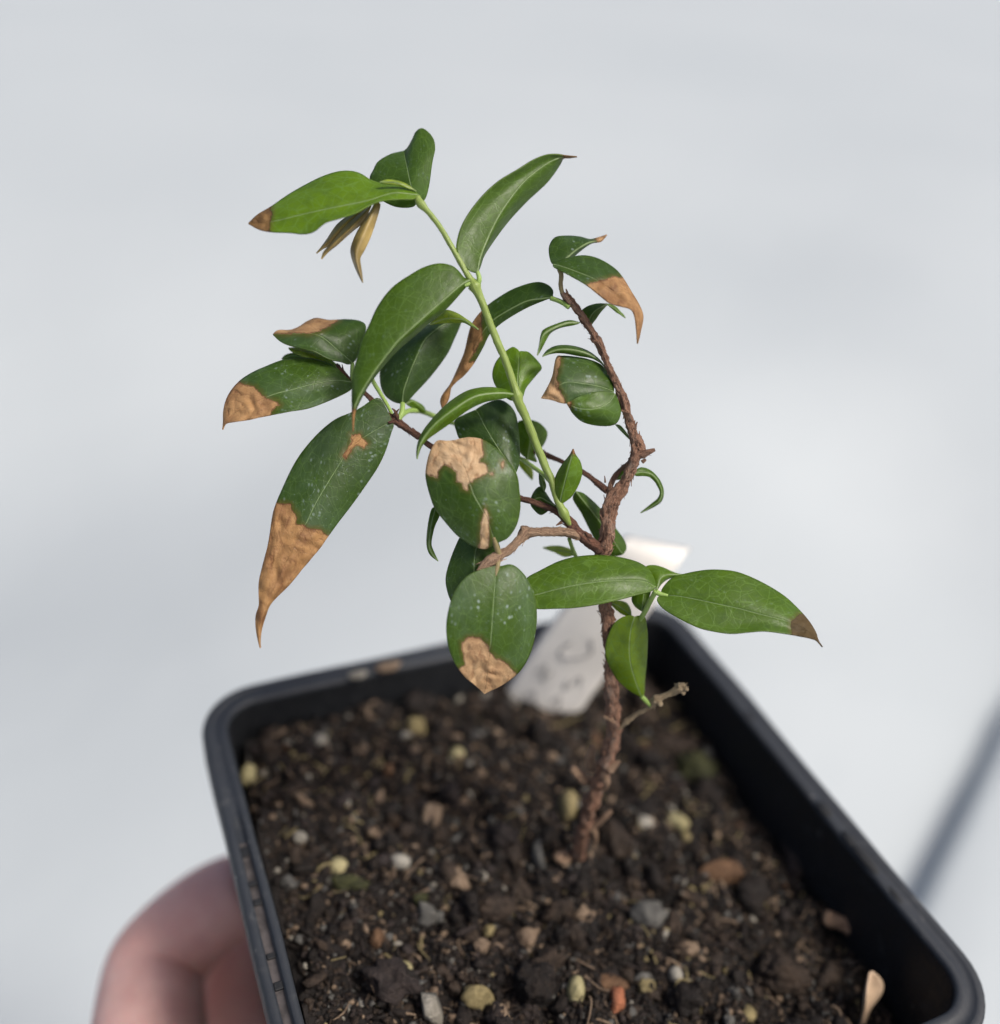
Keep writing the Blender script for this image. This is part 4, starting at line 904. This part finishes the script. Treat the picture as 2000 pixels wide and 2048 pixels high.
leaf(Z(2, (935, 1272), (860, 1283), (740, 1302), (600, 1372), (480, 1450), (400, 1545), (330, 1680), (250, 1820)) + Z(4, (320, 440), (262, 550), (236, 645)),
     Z(2, (938, 1225), (900, 1182), (830, 1160), (740, 1175), (620, 1220), (520, 1280), (450, 1330), (380, 1395), (320, 1480), (295, 1560), (265, 1690)) + Z(4, (358, 339), (300, 465), (242, 545), (224, 595)),
     Z(2, (860, 1300), (740, 1352), (620, 1420), (520, 1490), (450, 1560), (400, 1660), (330, 1780)) + Z(4, (400, 400), (340, 452), (302, 500), (290, 560), (268, 615)),
     123, 128, 1.5, 0.5, 0, 0.12, 0.3, [Z(2, (440, 1330), (395, 1420), (400, 1520), (400, 1590), (300, 1760), (380, 1760)) + Z(4, (500, 330), (300, 800), (100, 800), (100, 200))], 0.12, 'long leaf arching left from the right hand branch, lower half brown')
petiole(plant.children[-1], P4(2, [(1060, 1350, 122, 5), (1000, 1310, 122.4, 5), (920, 1280, 123, 5)]), seed=80)
leaf(Z(4, (190, 1365), (160, 1480), (145, 1580), (142, 1660), (165, 1715), (206, 1766)), Z(4, (158, 1385), (140, 1460), (127, 1560), (125, 1650), (148, 1718)), Z(4, (216, 1425), (186, 1500), (166, 1580), (156, 1645), (175, 1700)), 124, 123, .6, .4, 0, 0.35, nu=40, nv=5, label='thin curled leaf below the round scorched leaf')
leaf(Z(4, (1625, 880), (1570, 820), (1505, 765)), Z(4, (1590, 835), (1540, 775)), Z(4, (1600, 865), (1550, 815)), 125, 125.5, .3, .3, 0, 0.55, nu=16, nv=4)
leaf(Z(3, (1490, 790), (1540, 770), (1590, 800), (1645, 850)), Z(3, (1520, 758), (1570, 775), (1625, 810)), Z(3, (1520, 810), (1570, 835), (1620, 855)), 129, 131, .3, .3, 0, 0.85, nu=16, nv=4)

# ------------------------------------------------------------------ plant label stuck in the soil
TAG = m_simple('white_tag_plastic', (0.74, 0.715, 0.665), 0.7, 0.06, 120)
INK = m_simple('grey_marker_ink', (0.30, 0.295, 0.285), 0.8, 0.1, 300)
pl = empty('plant_label', on_soil(1080, 1420)); bpy.context.view_layer.update()
tag(pl, 'white plastic plant label with faded grey handwriting stuck in soil behind trunk', 'label')
LI = pl.matrix_world.inverted()
nL = 40; Lp = catmull([(905, 1530, 193), (1003, 1391, 184), (1060, 1305, 179), (1125, 1216, 174.5), (1190, 1140, 171), (1238, 1087, 169.5), (1252, 1073, 173)], nL)
Rp = catmull([(1085, 1560, 190), (1160, 1425, 182), (1222, 1335, 177), (1275, 1255, 172.5), (1320, 1190, 169.5), (1365, 1115, 168), (1381, 1098, 171.5)], nL)
def tag_pt(t, s, lift=0.0):
    i = min(nL - 1, max(0, int(t * nL))); f = t * nL - i
    a = W(*[x + (y - x) * f for x, y in zip(Lp[i], Lp[i + 1])][:2], ([x + (y - x) * f for x, y in zip(Lp[i], Lp[i + 1])][2]) * mm)
    b = W(*[x + (y - x) * f for x, y in zip(Rp[i], Rp[i + 1])][:2], ([x + (y - x) * f for x, y in zip(Rp[i], Rp[i + 1])][2]) * mm)
    p = a.lerp(b, s); toward = (CAM - p).normalized()
    return p + toward * (0.0012 * math.sin(math.pi * s) + lift)
vs = []; fs = []; K = 11
for i in range(nL + 1):
    for k in range(K): vs.append(tag_pt(i / nL, k / (K - 1)))
for i in range(nL):
    for k in range(K - 1): fs.append((i * K + k, i * K + k + 1, (i + 1) * K + k + 1, (i + 1) * K + k))
st = mesh_obj('strip', vs, fs, TAG, pl); st.matrix_parent_inverse = LI
md = st.modifiers.new('thickness', 'SOLIDIFY'); md.thickness = 0.0005; md.offset = 0
def ink(uvs, w):
    pts = catmull([(a * 100, b * 100) for a, b in uvs], 24)
    P = [(tag_pt(a / 100, b / 100, 0.00042), w) for a, b in pts]
    v_, f_, _ = tube_mesh(P, ncirc=6, flat=1.0); o = mesh_obj('handwriting', v_, f_, INK, pl); o.matrix_parent_inverse = LI
ring = [(0.525 + (0.045 + 0.008 * math.sin(2 * a)) * math.cos(a), 0.50 + (0.17 + 0.03 * math.cos(3 * a)) * math.sin(a)) for a in [0.4 + k * 0.62 for k in range(9)]]
ink(ring, 0.00016)
for s_ in ([(0.40, 0.2), (0.44, 0.28), (0.38, 0.34), (0.42, 0.4)], [(0.40, 0.62), (0.36, 0.66), (0.42, 0.74), (0.38, 0.8)], [(0.30, 0.25), (0.33, 0.34), (0.28, 0.42)], [(0.29, 0.6), (0.33, 0.66), (0.27, 0.74)], [(0.24, 0.3), (0.22, 0.4), (0.25, 0.5), (0.21, 0.58)]):
    ink(s_, 0.00015)

# ------------------------------------------------------------------ hand under the pot
def hand():
    V = []; E = []; Rr = []
    def node(p, r, par=None):
        V.append(tuple(p)); Rr.append(r * mm)
        if par is not None: E.append((par, len(V) - 1))
        return len(V) - 1
    def H(x, y, z): return Vector((x * mm, y * mm, RZ + z * mm))
    def chain(par, rows):
        for p, r in rows: par = node(p, r, par)
        return par
    palm = node(H(-58, -22, -96), 19)
    wrist = chain(palm, [(H(-70, -46, -104), 21), (H(-86, -75, -112), 20), (H(-112, -125, -128), 24), (H(-150, -195, -150), 30)])
    # thumb: up the near left side of the pot, bent at the knuckle, pad on the wall
    chain(palm, [(H(-66, -14, -76), 14), (W(270, 2330, .146), 11.5), (W(290, 2170, .156), 10.4), (W(300, 2050, .1655), 9.8), (W(303, 1965, .1725), 9.2), (W(313, 1925, .175), 9.6), (W(365, 1862, .1775), 8.6), (W(430, 1812, .1785), 8.2), (W(485, 1776, .179), 7.2), (W(505, 1764, .179), 5.5)])
    # index finger along the left wall, below the thumb
    k1 = node(H(-50, 0, -92), 12, palm)
    chain(k1, [(H(-50, 6, -84), 10.5), (H(-47, 19, -72), 9.5), (W(462, 1990, .19), 9.0), (H(-42, 42, -60), 8), (H(-40, 50, -60), 6.4)])
    k2 = node(H(-38, -6, -97), 12, palm)
    chain(k2, [(H(-22, 4, -95), 8.8), (H(-4, 13, -93), 8.2), (H(12, 20, -92.5), 7.6), (H(20, 23, -91), 6.2)])
    k3 = node(H(-36, -20, -98), 12, palm)
    chain(k3, [(H(-18, -14, -96), 8.6), (H(0, -8, -93.5), 8.0), (H(18, -3, -92.5), 7.4), (H(26, -1, -91), 6)])
    k4 = node(H(-40, -34, -98), 11, palm)
    chain(k4, [(H(-22, -32, -95), 7.6), (H(-6, -29, -92), 7.0), (H(8, -26, -91), 6.4), (H(14, -25, -90), 5.2)])
    me = bpy.data.meshes.new('hand'); me.from_pydata(V, E, []); me.update()
    o = link(bpy.data.objects.new('hand', me)); me.materials.append(SKIN)
    m1 = o.modifiers.new('skin', 'SKIN'); m1.use_smooth_shade = True
    if not me.skin_vertices: bpy.context.view_layer.objects.active = o
    sv = me.skin_vertices[0].data
    for i, r in enumerate(Rr): sv[i].radius = (r, r); sv[i].use_root = (i == 0)
    m2 = o.modifiers.new('smooth', 'SUBSURF'); m2.levels = 2; m2.render_levels = 2
    tag(o, 'bare hand gripping the black pot from below, bent thumb against its left wall', 'hand')
    # thumb nail, on the side away from the wall
    return o
hand()
